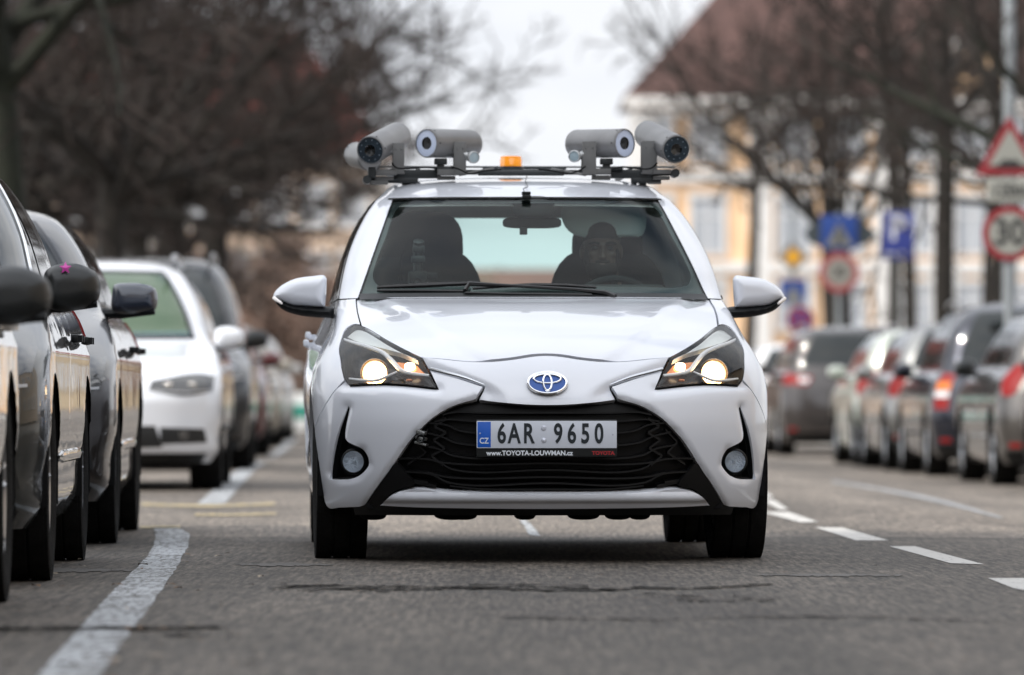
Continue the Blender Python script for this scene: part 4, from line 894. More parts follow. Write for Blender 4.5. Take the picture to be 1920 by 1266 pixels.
def crack(pts, th, seed):
    rg = random.Random(seed); A = smooth_line(pts, 5); w0 = 0; l = []; r = []; n = len(A); t_ = th
    for i, (px, py) in enumerate(A):
        w0 += rg.gauss(0, .35) - w0 * .05; t_ += rg.gauss(0, .35) + (th - t_) * .1; t_ = max(.5, min(t_, th * 2.2)); e_ = min(1, i / 6, (n - 1 - i) / 6) * .9 + .1
        l.append((px, py + w0 - t_ * e_ / 2)); r.append((px, py + w0 + t_ * e_ / 2))
    v = []
    for a_, c in zip(l, r):
        for px, py in (a_, c):
            x, y = gpt(px, py)
            for _ in range(5): x, y = gpt(px, py, zprof(x - RS * y))
            v.append((x, y, zprof(x - RS * y) + .006))
    b = MB(); b.add(v, [(2*i, 2*i+1, 2*i+3, 2*i+2) for i in range(n-1)], 0, False); o = b.build('tar_seam', TAR, None, auto=False); o['kind'] = 'structure'
PATCH = mat('asphalt_worn', (.085,.079,.073), rough=.75, vary=(6,.2), bump=(90,.8))
crack([(512,1106),(560,1102),(700,1103),(900,1106),(1100,1109),(1200,1106),(1300,1105),(1450,1099)], 4.0, 3)
crack([(-30,1183),(100,1181),(250,1180),(425,1177)], 6.0, 4)
crack([(600,1106),(800,1108),(1000,1104),(1180,1110)], 1.6, 8)
crack([(930,1160),(1150,1166),(1500,1160),(1900,1168)], 1.5, 9)
for k_, P in enumerate(([(500,1096),(600,1100),(760,1100)], [(1200,1112),(1340,1120),(1460,1116)], [(250,1180),(350,1186),(435,1184)], [(-20,1176),(60,1180),(120,1180)], [(880,1098),(1000,1094),(1100,1098)])): ribbon('tar_smudge', P, [(a_ + 4, c + 12) for a_, c in P], SMUDGE, .005, 4, seed=k_, jy=.7)
for k_, (xa, xb, py_, th_) in enumerate(((-60,250,1070,2.5),(1420,1700,1080,1.5),(430,640,1060,1.6))): ribbon('asphalt_stain', [(xa,py_),((xa+xb)/2,py_-2),(xb,py_+1)], [(xa+8,py_+th_),((xa+xb)/2,py_+th_*2),(xb-5,py_+th_)], PATCH, .0045, 2.5, seed=k_, jy=.6)
# leaf litter and grit
rg = random.Random(5); b = MB()
for k in range(420):
    py = rg.uniform(1000, 1300); px = rg.gauss(260, 190) if k < 150 else rg.uniform(-40, 1960)
    x, y = gpt(px, py); z = zprof(x - RS * y) + .008; r = rg.choice((.004, .005, .006, .008, .010)) if k > 60 else rg.uniform(.012, .028); q = rg.uniform(0, 6.3); cs, sn = math.cos(q), math.sin(q)
    pts = [(-1, 0, 0), (-.4, .38, .25), (.4, .42, .3), (1, .05, .1), (.3, -.4, .2), (-.5, -.35, .3)]; b.add([(x + r*(a_*cs - c_*sn), y + 1.4 * r*(a_*sn + c_*cs), z + r*h) for a_, c_, h in pts], [tuple(range(6))], k % 3, False)
o = b.build('leaf_litter', [mat('litter_brown', (.13,.075,.04), rough=.9), mat('litter_dark', (.03,.022,.016), rough=.9), mat('litter_pale', (.30,.25,.19), rough=.9)], None, auto=False); tag(o, 'scattered dry leaf scraps and grit lying on the asphalt', 'leaf litter', kind='stuff')
# ================================================================== parked cars
GL_D = mat('car_glass_dark', (.006,.009,.009), rough=.03, spec=.5)
REDL = mat('tail_lamp_red', (.20,.004,.004), rough=.5, spec=.2); ORL = mat('tail_lamp_orange', (.55,.14,.015), rough=.5, spec=.2); WHL = mat('tail_lamp_clear', (.6,.6,.6), rough=.12, coat=1)
HLM = mat('parked_headlamp', (.05,.05,.05), rough=.15, metal=.2, coat=1); INTK = mat('intake_black', (.012,.013,.014), rough=.5)
def pk_surf(Lc, W, H, kind):
    h = W / 2; k = (H - .97) / .50; up = lambda z: .97 + (z - .97) * k if z > .97 else z
    hood = {'hatch': 0, 'suv': .10, 'estate': 0, 'mini': .02}[kind]; hz_ = lambda z: z + hood * max(0, min(1, (z - .45) / .35)) if z < 1.0 else z + hood
    ws = {'hatch': 1.02, 'suv': 1.05, 'estate': 1.12, 'mini': .82}[kind]
    f = [(.18,.12,.45,3.1),(.26,.03,.50,3.1),(.40,.0,.52,3.1),(.56,.0,.52,3.1),(.66,.03,.50,3.1),(.72,.09,.48,3.0),(.78,.24,.48,2.9),(.84,.45,.48,2.8),(.90,ws-.30,.45,2.8),(.945,ws-.06,.43,2.8),(.97,ws+.06,.42,2.7),(1.15,ws+.38,.40,2.7),(1.35,ws+.76,.37,2.7),(1.40,ws+.92,.35,2.6),(1.44,ws+1.15,.3,2.5),(1.46,ws+1.4,.2,2.4),(1.47,ws+1.7,.1,2.2)]
    rk_ = {'hatch': 1., 'suv': .75, 'estate': .85, 'mini': .8}[kind]
    r = [(.18,.14,.4,3),(.30,.02,.42,3),(.55,0,.42,3.2),(.75,.03,.40,3),(.90,.08,.38,3),(.97,.11,.36,3),(1.05,.16,.33,3),(1.33,.36*rk_,.28,3),(1.40,.50*rk_,.26,3),(1.44,.70*rk_,.22,3),(1.46,.9*rk_,.15,3),(1.47,1.0*rk_,.05,3)]
    tb = 1.25 if kind != 'suv' else 1.0
    wd_ = [(.18,h-.07),(.26,h-.025),(.38,h-.008),(.55,h),(.70,h-.004),(.80,h-.018),(.88,h-.045),(.93,h-.075),(.97,h-.105),(1.15,h-.10-.055*tb),(1.33,h-.10-.14*tb),(1.40,h-.10-.20*tb),(1.44,h-.10-.30*tb),(1.46,h-.12-.40*tb),(1.47,.05)]
    fz = lambda rows: [(up(hz_(a_[0])) if a_[0] <= .97 else up(a_[0]) + 0,) + tuple(a_[1:]) for a_ in rows]
    if hood:
        def fz(rows): return [((a_[0] + hood * max(0, min(1, (a_[0] - .45) / .35))) if a_[0] <= .97 else (.97 + hood + (a_[0] - .97) * (H - .97 - hood) / .5),) + tuple(a_[1:]) for a_ in rows]
    return Surf(Lc, fz(f), fz(r), [(a_[0], a_[1], a_[1]) for a_ in fz(wd_)]), (.97 + hood)
def car(label, col, Lc=4.2, W=1.76, H=1.46, kind='hatch', metal=.6, side=-.82, nose_y=30., facing=1, wb=2.58, foh=.83, mz=None, mout=.12, mcol=None, rails=False, tail='wide', hlz=(.62,.76), shade=None, group=None, star=False, chrome_line=False, plate=True, mh=.075, fogs=True, res=1.0):
    """facing=1: nose towards the camera, side = road coordinate of its street side (right side in the picture);
       facing=-1: nose away, side = road coordinate of its street side (left in the picture), nose_y = where its tail stands"""
    S, BZ = pk_surf(Lc, W, H, kind); R0 = H / 1.47; h = W / 2
    if facing == 1: xr = side - h; y0 = nose_y; rz = -math.atan(RS); zg = zprof(xr)
    else: xr = side + h; y0 = nose_y + Lc; rz = PI - math.atan(RS); zg = zprof(xr)
    root = empty('parked_car', (RX(xr, y0), y0, zg), rz, label, 'car', group or ('cars parked along the left kerb' if facing == 1 else 'cars parked along the right kerb'))
    P_ = paint('paint_%d' % len(_M), col, metal=metal, rough=.32 if metal else .25, wave=.10)
    wr_ = .315 if kind != 'suv' else .345; ar = wr_ + .045; ya, yb = foh, foh + wb; zc = wr_ + .005
    # body with wheel arches
    b = MB(); nz_ = int(56 * res); Us = np.linspace(-(2 + SIDE_K), (2 + SIDE_K), int(270 * res)); zs_ = np.unique(np.concatenate([np.linspace(.18, BZ - .25, int(26 * res)), np.linspace(BZ - .25, BZ + .02, int(22 * res)), np.linspace(BZ + .02, H - .03, 16), H - .03 + .03 * np.linspace(0, 1, 9) ** .7 * .995]))
    TT, ZZ = np.meshgrid(U2T(Us), zs_); V = S.ev(TT.ravel(), ZZ.ravel()); r_, c_ = TT.shape
    cr = -.012 * np.exp(-((V[:, 2] - .36) / .07) ** 2) + .006 * np.exp(-((V[:, 2] - (BZ - .22)) / .025) ** 2); sidem = (np.abs(V[:, 0]) > h * .9); V[:, 0] += np.sign(V[:, 0]) * cr * sidem
    bad = np.zeros(len(V), bool); cell = .030 / res
    for yy in (ya, yb):
        dy, dz = V[:, 1] - yy, V[:, 2] - zc; d = np.hypot(dy, dz); on_ = (np.abs(V[:, 0]) > h * .6)
        near = on_ & (np.abs(d - ar) < cell * .6); s_ = ar / np.maximum(d, 1e-6); V[near, 1] = yy + dy[near] * s_[near]; V[near, 2] = zc + dz[near] * s_[near]; bad |= on_ & (d < ar - cell * .6 + 1e-4) & ~near
    fs = []
    for i in range(r_ - 1):
        for j in range(c_ - 1):
            q = (i*c_+j, i*c_+j+1, (i+1)*c_+j+1, (i+1)*c_+j)
            if not (bad[q[0]] or bad[q[1]] or bad[q[2]] or bad[q[3]]): fs.append(q)
    b.add(V, fs, 0, True)
    top = S.ev(U2T(np.linspace(-(2+SIDE_K), 2+SIDE_K, 50)[:-1]), np.full(49, H - .0005)); b.add(np.concatenate([top, top.mean(0)[None]]), [(i, (i+1) % 49, 49) for i in range(49)])
    b.build('body', P_, root)
    b = MB(); b.box((0, Lc / 2, .24), (W - .38, Lc - .5, .16)); b.box((0, Lc / 2, .55), (W - .5, Lc - .9, .5))
    for s in (1, -1):
        for yy in (ya, yb): liner(b, s * (h - .12), yy, zc, ar + .003, .22); b.box((s * (h - .26), yy, zc + .12), (.03, ar * 1.9, ar * 1.2))
    b.build('underbody', MATTEB, root)
    for s in (1, -1):
        for yy in (ya, yb): wheel(root, s * (h - .115), yy, wr_, .205, wr_ * .64, s)
    fx = lambda pts: [(float(S.Tx(p[0], p[1])), p[1]) + tuple(p[2:]) for p in pts]
    rx = lambda pts: [(S.Txr(p[0], p[1]), p[1]) + tuple(p[2:]) for p in pts]
    ux = lambda pts: [(-t if t > 0 else t,) + tuple(p) for t, *p in pts]
    m_ = lambda pts: pts + [(-p[0],) + tuple(p[1:]) for p in reversed(pts) if abs(p[0]) > 1e-6]
    zw0, zw1 = BZ + .03, H - .10; w0, w1 = float(S.wf(zw0)), float(S.wf(zw1))
    # front glass (panel on T directly)
    b = MB(); panel(b, S, m_([(0, zw1), (-.60, zw1 - .01, 1), (-.64, (zw0 + zw1) / 2), (-.68, zw0, 1), (0, zw0 - .005)]), step=.05, off=.003, rim=0)
    bb_ = MB(); panel(bb_, S, m_([(0, zw1 + .012), (-.62, zw1 + .004, 1), (-.665, (zw0 + zw1) / 2), (-.71, zw0 - .02, 1), (0, zw0 - .028)]), [m_([(0, zw1 - .012), (-.575, zw1 - .022, 1), (-.62, (zw0 + zw1) / 2), (-.655, zw0 + .01, 1), (0, zw0 + .01)])], step=.04, off=.0045, rim=0); bb_.build('windscreen_border', mat('frit', (.006,.006,.007), rough=.25), root)
    if shade:
        b.build('windscreen', glass_mat('shade_glass', (.75,.82,.78), 1.6), root); b2 = MB(); panel(b2, S, m_([(0, zw1), (-.58, zw1 - .012, 1), (-.66, zw0 + .01, 1), (0, zw0 + .005)]), step=.05, off=.0012, rim=0); b2.build('sun_shade', mat('sunshade_green', shade, rough=.6), root)
        b3 = MB(); panel(b3, S, m_([(0, zw0 + .04), (-.64, zw0 + .04, 1), (-.66, zw0 + .01, 1), (0, zw0 + .008)]), step=.05, off=.002, rim=0); b3.build('shade_edge', mat('sunshade_teal', (.02,.32,.32), rough=.5), root)
    else: b.build('windscreen', GL_D, root)
    # rear glass: rear uses |T| from 3 (centre) down
    zr0 = BZ + .06
    def rpanel(bb, uv, **kw):
        """uv: (u,z) with u measured from the rear centre (positive = one side)"""
        uv2 = uv + [(-u, z, *q) for u, z, *q in reversed(uv) if u > 1e-6]; panel(bb, S, [(3 - u, z) + tuple(q) for u, z, *q in uv2], rim=0, **kw)
    b = MB(); rpanel(b, [(0, zw1 + .01, 1), (.55, zw1, 1), (.62, zr0, 1), (0, zr0, 1)], step=.05, off=.003, gap=0); b.build('rear_window', GL_D, root)
    # side glass
    for s in (1, -1):
        for d0, d1 in ((1.62, 2.28), (2.36, min(3.15, Lc - .95))) + (((3.22, Lc - .52),) if Lc > 4.3 else ()):
            bot = BZ + .03
            def pt(d, z, f=1): return (-s * S.Td(d, z), z, f)
            lo_d = lambda d, z: max(d, float(S.y0(z)) + float(S.B(z)) * .93)
            b = MB(); panel(b, S, [pt(lo_d(d0, bot) if d0 < 2 else d0, bot), pt(lo_d(d0, zw1 - .03) if d0 < 2 else d0 + .02, zw1 - .03), pt(d1 - .02, zw1 - .02), pt(d1, bot + .01)], step=.06, off=.003, rim=0); b.build('side_window', GL_D, root)
        if chrome_line:
            b = MB(); q = [S.at(-s * S.Td(d, BZ + .02), BZ + .02, .006) for d in np.linspace(1.5, Lc - .8, 12)]; b.tube(q, .007, 6); q = [S.at(-s * S.Td(max(d, float(S.y0(z)) + float(S.B(z)) * .9), z), z, .006) for d, z in zip(np.linspace(1.4, 2.1, 10), np.linspace(BZ + .02, zw1, 10))]; b.tube(q, .008, 6); b.build('window_chrome', CHROME, root)
        b = MB()
        for d in (2.20, 3.05): p = Vector(S.at(-s * S.Td(d, BZ - .17), BZ - .17, .022)); b.box(p, (.025, .18, .03), bev=.009); b.box(p + Vector((-s * .006, -.07, 0)), (.04, .03, .024)); b.box(p + Vector((-s * .006, .07, 0)), (.04, .03, .024))
        b.build('door_handle', BLACK if metal and sum(col) < .5 else P_, root)
        b = MB(); q = [S.at(-s * S.Td(d, .40), .40, -.004) for d in np.linspace(ya + ar + .06, yb - ar - .05, 10)]; b.tube(q, [.004] + [.012] * 8 + [.004], 8, flat=1.8); b.build('side_moulding', BLACK if rails or sum(col) > 1.5 else P_, root)
        # mirror
        z_m = mz if mz else BZ + .02; cx = s * (h + mout - .095); ym = 1.50; mr = empty('door_mirror', (0, 0, 0), parent=root)
        ol = [(-.095, .02), (-.085, .058), (-.03, mh), (.04, mh * .92), (.085, .045), (.097, 0), (.085, -.045), (.04, -mh * .85), (-.06, -mh * .92), (-.092, -.05)]
        b = MB(); pillow(b, [(cx + s * a_, z_m + c) for a_, c in ol], ym, .06, .07, .06, .012, slant=lambda x, z: (np.abs(x) - h) * .25); cap_o = b.build('mirror_cap', mcol or P_, mr)
        b = MB(); b.tube([(s * (h - .13), ym + .05, z_m - .06), (s * (h - .02), ym + .03, z_m - .062), (cx + s * .085, ym + .02, z_m - .052)], [.022, .022, .014], 8); b.build('mirror_arm', BLACK, mr)
        if star and s == 1:
            b = MB(); c0 = Vector((cx - .018, ym - .052, z_m + mh * .80)); pts = [c0 + Vector(((.022 if i % 2 == 0 else .010) * math.sin(PI * i / 5), .0, (.022 if i % 2 == 0 else .010) * math.cos(PI * i / 5))) + Vector((0, -.012 + .6 * max(0, (.022 if i % 2 == 0 else .010) * math.cos(PI * i / 5)), 0)) for i in range(10)]
            b.add(pts + [c0 + Vector((0, -.015, 0))] , [(i, (i+1) % 10, 10) for i in range(10)], 0, False); st_ = b.build('star_sticker', mat('magenta', (.55,.06,.35), rough=.4), mr)
    # front fascia
    za, zb2 = hlz; hw = h
    for s in (1, -1):
        b = MB(); panel(b, S, [(s * t, z) + tuple(q) for t, z, *q in fx([(hw*.50, za+.02,1), (hw*.72, za-.02), (hw*.93, za+.01,1), (hw*.95, zb2,1), (hw*.80, zb2+.015), (hw*.52, zb2-.03,1)])], step=.03, off=.004, rim=.006, flange=0); hlo = b.build('headlight', HLM, root)
        b = MB(); zm_ = (za + zb2) / 2 - .005
        for fx_ in (.64, .80): p = Vector(S.at(float(S.Tx(s*hw*fx_, zm_)), zm_, .004)); superell(b, p, (.028, .010, .020), 2.2, 2.2)
        b.each('lamp_bowl', mat('bowl_chrome', (.55,.52,.48), rough=.18, metal=.8), hlo); b = MB(); strip(b, S, [(float(S.Tx(s*hw*q_, za + .018)), za + .016 - .01 * math.sin(PI*(q_-.52)/.4)) for q_ in np.linspace(.54, .92, 12)], .010, .006, .009); b.build('light_strip', mat('strip_pale', (.55,.56,.58), rough=.25), hlo)
        b = MB(); panel(b, S, [(s * t, z) + tuple(q) for t, z, *q in fx([(hw*.58, .30,1), (hw*.90, .31,1), (hw*.88, .40,1), (hw*.58, .41,1)])], step=.03, off=.003, rim=0)
        if fogs: p = Vector(S.at(float(S.Tx(s*hw*.74, .355)), .355, .008)); b.lathe([(.036, 0), (.03, .01), (.0005, .012)], p, (s*.3, -1, 0), 20, mi=1)
        b.build('fog_light', [INTK, HLM], root)
    b = MB(); panel(b, S, m_(fx([(0, .74), (-hw*.47, .73, 1), (-hw*.42, .60, 1), (0, .59)])), step=.04, off=.004, rim=.01, flange=0)
    panel(b, S, m_(fx([(0, .42), (-hw*.55, .42, 1), (-hw*.60, .28, 1), (0, .27)])), step=.04, off=.003, rim=0); b.build('grille', INTK, root)
    b = MB()
    for z in (.63, .665, .70): strip(b, S, [(t, z) for t in np.linspace(-.28, .28, 14)], .008, .01, .012)
    strip(b, S, [(t, .745) for t in np.linspace(-.30, .30, 14)], .014, .01, .010); b.build('grille_bar', CHROME, root)
    b = MB(); b.box((0, -.012, .50), (.52, .012, .11), bev=.003); b.build('front_plate', mat('plate_plain', (.62,.62,.62), rough=.4), root)
    b = MB(); grid(b, S, np.linspace(-.75, .75, 40), [.185, .215, .245], off=.006); b.build('front_valance', BLACK, root); b = MB(); grid(b, S, np.linspace(2.2, 3.8, 40), [.185, .24, .29], off=.006); b.build('rear_valance', BLACK, root)
    # rear
    for s in (1, -1):
        tl = empty('tail_light', (0, 0, 0), parent=root)
        def rp_(bb, uv, off=.006): panel(bb, S, [((3 - u) * s, z) + tuple(q) for u, z, *q in uv], step=.03, off=off, rim=.01, flange=0)
        if tail == 'tall':
            b = MB(); rp_(b, [(.60,.94,1),(.80,.96,1),(.83,.62,1),(.62,.62,1)]); b.build('red_lens', REDL, tl); b = MB(); rp_(b, [(.61,.87,1),(.81,.88,1),(.815,.80,1),(.615,.80,1)], .010); b.build('orange_lens', ORL, tl); b = MB(); rp_(b, [(.615,.79,1),(.815,.79,1),(.82,.73,1),(.62,.73,1)], .010); b.build('clear_lens', WHL, tl)
        elif tail == 'wide':
            b = MB(); rp_(b, [(.42,BZ-.08,1),(.95,BZ-.03,1),(.98,BZ-.17,1),(.46,BZ-.19,1)]); b.build('red_lens', REDL, tl); b = MB(); rp_(b, [(.45,BZ-.10,1),(.58,BZ-.09,1),(.58,BZ-.15,1),(.47,BZ-.16,1)], .010); b.build('clear_lens', WHL, tl)
        else:
            b = MB(); rp_(b, [(.62,BZ+.02),(.82,BZ+.02),(.92,BZ-.10),(.84,BZ-.22),(.66,BZ-.20)]); b.build('red_lens', REDL, tl)
        b = MB(); rp_(b, [(.60,.36,1),(.74,.36,1),(.74,.32,1),(.60,.32,1)]); b.build('reflector', REDL, tl)
    b = MB(); b.box((0, Lc + .012, .72), (.52, .012, .11), bev=.003); b.build('rear_plate', mat('plate_plain', (.62,.62,.62), rough=.4), root)
    b = MB(); b.box((0, Lc + .004, .45), (W * .72, .02, .02), bev=.004); b.build('rear_trim', BLACK, root)
    if rails:
        for s in (1, -1): b = MB(); q = [Vector((s * (h - .36), d, H - .03 + .05 * math.sin(PI * min(1, max(0, (d - 1.9) / (Lc - 2.7)))) ** .3)) for d in np.linspace(1.9, Lc - .8, 14)]; b.tube(q, .016, 8); b.build('roof_rail', ALU, root)
    b = MB(); b.tube([(0, Lc - .9, H - .01), (0, Lc - .72, H + .12)], [.005, .002], 6); b.build('aerial', BLACK, root)
    return root

BLK = mat('mirror_black', (.010,.012,.013), rough=.30)
car('silver beige car nearest on the left, only its flank and black mirror visible', (.42,.39,.35), 4.1, 1.74, 1.45, 'hatch', .75, side=-.98, nose_y=14.6, mz=.865, mout=.20, mcol=BLK, wb=2.5, mh=.08, chrome_line=True)
car('dark green grey car parked on the left with a magenta star on its black mirror', (.007,.010,.010), 3.95, 1.72, 1.50, 'hatch', .1, side=-.95, nose_y=19.2, mz=.97, mout=.115, mcol=BLK, wb=2.5, mh=.082, star=True, chrome_line=True)
car('dark brown metallic car parked on the left with a blue black mirror', (.020,.016,.014), 4.0, 1.74, 1.45, 'hatch', .2, side=-.93, nose_y=24.35, mz=1.015, mout=.13, mcol=mat('mirror_navy', (.018,.026,.045), rough=.25, coat=1), wb=2.5, mh=.068)
car('white estate car parked on the left with a green sunshade behind its windscreen', (.70,.72,.76), 4.85, 1.86, 1.54, 'estate', 0, side=-.80, nose_y=39.0, shade=(.11,.26,.05), wb=2.84, foh=.92, rails=True, hlz=(.625,.735))
car('black tall car with silver roof rails parked behind the white estate', (.005,.005,.006), 4.5, 1.85, 1.80, 'suv', .0, side=-.78, nose_y=50.0, rails=True, wb=2.65, mcol=BLK, hlz=(.74,.90))
car('dark red car parked in the blurred far part of the left row', (.10,.012,.012), 4.2, 1.76, 1.50, 'hatch', .4, side=-.80, nose_y=62.0, res=.6, tail='wide')
car('sand coloured car parked in the blurred far part of the left row', (.40,.36,.30), 4.2, 1.76, 1.50, 'hatch', .6, side=-.78, nose_y=73.0, res=.6)
car('pale car at the far end of the left row, beside the green and white barrier', (.55,.53,.50), 4.2, 1.76, 1.52, 'estate', .2, side=-.74, nose_y=84.0, res=.6)
RSD = 5.38
car('white car half hidden beside the right fender of the white survey car', (.68,.68,.68), 4.3, 1.78, 1.50, 'hatch', 0, side=RSD+.05, nose_y=84.5, facing=-1, res=.6, tail='round')
car('dark brown grey tall car on the right with wide red tail lights', (.034,.028,.026), 4.5, 1.84, 1.62, 'suv', .3, side=RSD, nose_y=75.7, facing=-1, res=.7, tail='wide', rails=True)
car('small pale green white car parked between the tall brown car and a silver one', (.40,.43,.38), 3.8, 1.66, 1.49, 'mini', .2, side=RSD+.05, nose_y=65.4, facing=-1, res=.7, tail='round', wb=2.4)
car('silver car parked on the right directly in front of the navy estate', (.26,.26,.25), 4.0, 1.72, 1.50, 'hatch', .8, side=RSD, nose_y=61.0, facing=-1, res=.7, tail='round')
car('navy blue estate parked on the right with tall red, orange and white tail lights', (.005,.007,.016), 4.25, 1.78, 1.62, 'estate', .5, side=RSD, nose_y=56.3, facing=-1, res=.8, tail='tall', rails=True)
car('warm grey car between the navy estate and the nearest silver one on the right', (.10,.092,.085), 4.3, 1.76, 1.50, 'hatch', .8, side=RSD, nose_y=50.4, facing=-1, res=.8, tail='round', mcol=BLK)
car('silver grey car cut by the right edge of the frame, nearest of the right row', (.22,.21,.205), 4.4, 1.78, 1.52, 'estate', .8, side=RSD, nose_y=44.9, facing=-1, res=.8, tail='tall', mcol=BLK)
# ================================================================== trees
def polys_mesh(mb, lines, sides, mi=0):
    """lines: list of (pts (m,3), radii (m,))"""
    by = {}
    for p, r in lines: by.setdefault(len(p), []).append((p, r))
    ang = 2 * PI * np.arange(sides) / sides
    for m_, ls in by.items():
        P = np.stack([l[0] for l in ls]); Rr = np.stack([l[1] for l in ls]); t = np.gradient(P, axis=1); t /= np.linalg.norm(t, axis=2)[..., None] + 1e-9
        ref = np.where(np.abs(t[..., 2:3]) < .8, np.array([0, 0, 1.]), np.array([1., 0, 0])); a_ = np.cross(t, ref); a_ /= np.linalg.norm(a_, axis=2)[..., None] + 1e-9; c = np.cross(a_, t)
        V = P[:, :, None, :] + (a_[:, :, None, :] * np.cos(ang)[None, None, :, None] + c[:, :, None, :] * np.sin(ang)[None, None, :, None]) * Rr[:, :, None, None]
        n = len(ls); idx = np.arange(n * m_ * sides).reshape(n, m_, sides); nx = np.roll(idx, -1, 2)
        q = np.stack([idx[:, :-1], nx[:, :-1], nx[:, 1:], idx[:, 1:]], -1).reshape(-1, 4); mb.append((V.reshape(-1, 3), q, mi))
def np_mesh(name, chunks, mats_, parent=None, smooth=True):
    o = 0; Vs = []; Qs = []; Ms = []
    for V, q, mi in chunks: Vs.append(V); Qs.append(q + o); Ms.append(np.full(len(q), mi)); o += len(V)
    V = np.concatenate(Vs); Q = np.concatenate(Qs); M_ = np.concatenate(Ms); k = Q.shape[1]
    me = bpy.data.meshes.new(name); me.vertices.add(len(V)); me.vertices.foreach_set('co', V.ravel()); me.loops.add(Q.size); me.loops.foreach_set('vertex_index', Q.ravel().astype(np.int32))
    me.polygons.add(len(Q)); me.polygons.foreach_set('loop_start', np.arange(0, Q.size, k, dtype=np.int32)); me.polygons.foreach_set('loop_total', np.full(len(Q), k, dtype=np.int32))
    for m in mats_: me.materials.append(m)
    me.polygons.foreach_set('material_index', M_.astype(np.int32)); me.polygons.foreach_set('use_smooth', np.full(len(Q), smooth)); me.update(calc_edges=True)
    return link(bpy.data.objects.new(name, me), parent)
BARK = mat('bark', (.014,.011,.008), rough=.95, vary=(4,.35), bump=(14,.8)); BARKG = mat('bark_mossy', (.010,.012,.006), rough=.95, vary=(3,.4), bump=(14,.8)); TWIG = mat('twigs', (.025,.016,.012), rough=.9)
def branch(rg, p, d, ln, r0, r1, m_=6, wob=.25, grav=.0):
    pts = [p]; d = d / np.linalg.norm(d)
    for i in range(m_ - 1):
        d = d + np.array([rg.gauss(0, wob), rg.gauss(0, wob), rg.gauss(0, wob) + grav]) / 2; d /= np.linalg.norm(d); pts.append(pts[-1] + d * ln / (m_ - 1))
    return np.array(pts), np.linspace(r0, r1, m_)
def bare_tree(seed, label, loc, trunk_h=3.2, tr=.17, lean=(0, 0), limbs=7, limb_len=4.5, up=.55, n2=7, n3=7, n4=5, twig=.011, group='bare street trees', bark=None, limb_dirs=None, len_k=(.55,.5,.5), cont=1, rz=0, leaves=0):
    rg = random.Random(seed); root = empty('bare_tree', loc, rz, label, 'tree', group)
    tr_pts, trr = branch(rg, np.array([0., 0, -.05]), np.array([lean[0], lean[1], 1.]), trunk_h, tr * 1.25, tr * .9, 8, .05); trr[0] *= 1.25
    T = []; polys_mesh(T, [(tr_pts, trr)], 12); top = tr_pts[-1]; L1 = []; L2 = []; L3 = []; L4 = []
    for i in range(limbs):
        if limb_dirs: d = np.array(limb_dirs[i][:3], float); ln = limb_dirs[i][3]; rr = limb_dirs[i][4] if len(limb_dirs[i]) > 4 else tr * .5
        else:
            q = 2 * PI * (i + rg.random() * .6) / limbs; e_ = up + rg.uniform(-.2, .35); d = np.array([math.cos(q), math.sin(q), math.tan(e_)]); ln = limb_len * rg.uniform(.75, 1.2); rr = tr * rg.uniform(.42, .62)
        L1.append(branch(rg, top - np.array([0, 0, rg.random() * trunk_h * .18]), d, ln, rr, rr * .28, 9, .13))
    if cont and not limb_dirs: L1.append(branch(rg, top, np.array([rg.gauss(0, .1), rg.gauss(0, .1), 1]), limb_len * 1.3, tr * .75, tr * .15, 9, .10))
    def kids(src, n, lk, rk__, out, m_=5, wob=.2, grav=.02, rmin=.006, ang=.9):
        for pts, rr in src:
            ln = np.linalg.norm(np.diff(pts, axis=0), axis=1).sum()
            for j in range(n):
                t = .18 + .82 * (j + rg.random()) / n; f = t * (len(pts) - 1); i = min(int(f), len(pts) - 2); p = pts[i] + (pts[i+1] - pts[i]) * (f - i); d0 = pts[i+1] - pts[i]; d0 = d0 / (np.linalg.norm(d0) + 1e-9)
                rv = np.array([rg.gauss(0, 1), rg.gauss(0, 1), rg.gauss(.25, .8)]); rv /= np.linalg.norm(rv); d = d0 * .75 + rv * ang; r_ = max((rr[i] * (1 - f + i) + rr[min(i+1, len(rr)-1)] * (f - i)) * rk__, rmin)
                out.append(branch(rg, p, d, ln * lk * rg.uniform(.6, 1.25) * (1.1 - .45 * t), r_, max(r_ * .3, rmin * .7), m_, wob, grav))
    kids(L1, n2, len_k[0], .55, L2, 6, .22); kids(L2, n3, len_k[1], .55, L3, 5, .25, rmin=twig); kids(L3, n4, len_k[2], .6, L4, 4, .25, rmin=twig * .75)
    np_mesh('trunk', T, [bark or BARK], root); C_ = []; polys_mesh(C_, L1, 9); polys_mesh(C_, L2, 6); polys_mesh(C_, L3, 4, 1); polys_mesh(C_, L4, 3, 1)
    np_mesh('crown', C_, [bark or BARK, TWIG], root)
    return root
def px_at(px, Yw): return (px - 960) / F * Yw
# left row
LT = [bare_tree(11, 'dark mossy trunked bare tree at the far left edge behind the nearest parked cars', (px_at(52, 60), 60, .1), 4.2, .18, (-.045, 0), 8, 4.2, .45, 9, 9, 6, .012, bark=BARKG),
      bare_tree(12, 'thick bare tree with a dense dark crown, trunk above the roof of the brown car', (px_at(205, 84), 84, .1), 3.7, .20, (.06, 0), 9, 5.2, .42, 9, 9, 5, .014),
      bare_tree(13, 'bare tree with a leaning trunk behind the white estate car', (px_at(285, 104), 104, .1), 4.0, .26, (.14, 0), 9, 4.7, .45, 9, 8, 6, .015),
      bare_tree(14, 'bare tree with a slender trunk above the black tall car', (px_at(395, 128), 128, .1), 5.0, .27, (.02, 0), 8, 4.0, .50, 9, 8, 5, .016)]
def again(src, label, loc, rz, sc_):
    c = copy_tree(src); c.location = loc; c.rotation_euler = (0, 0, rz); c.scale = (sc_,) * 3; c['label'] = label; return c
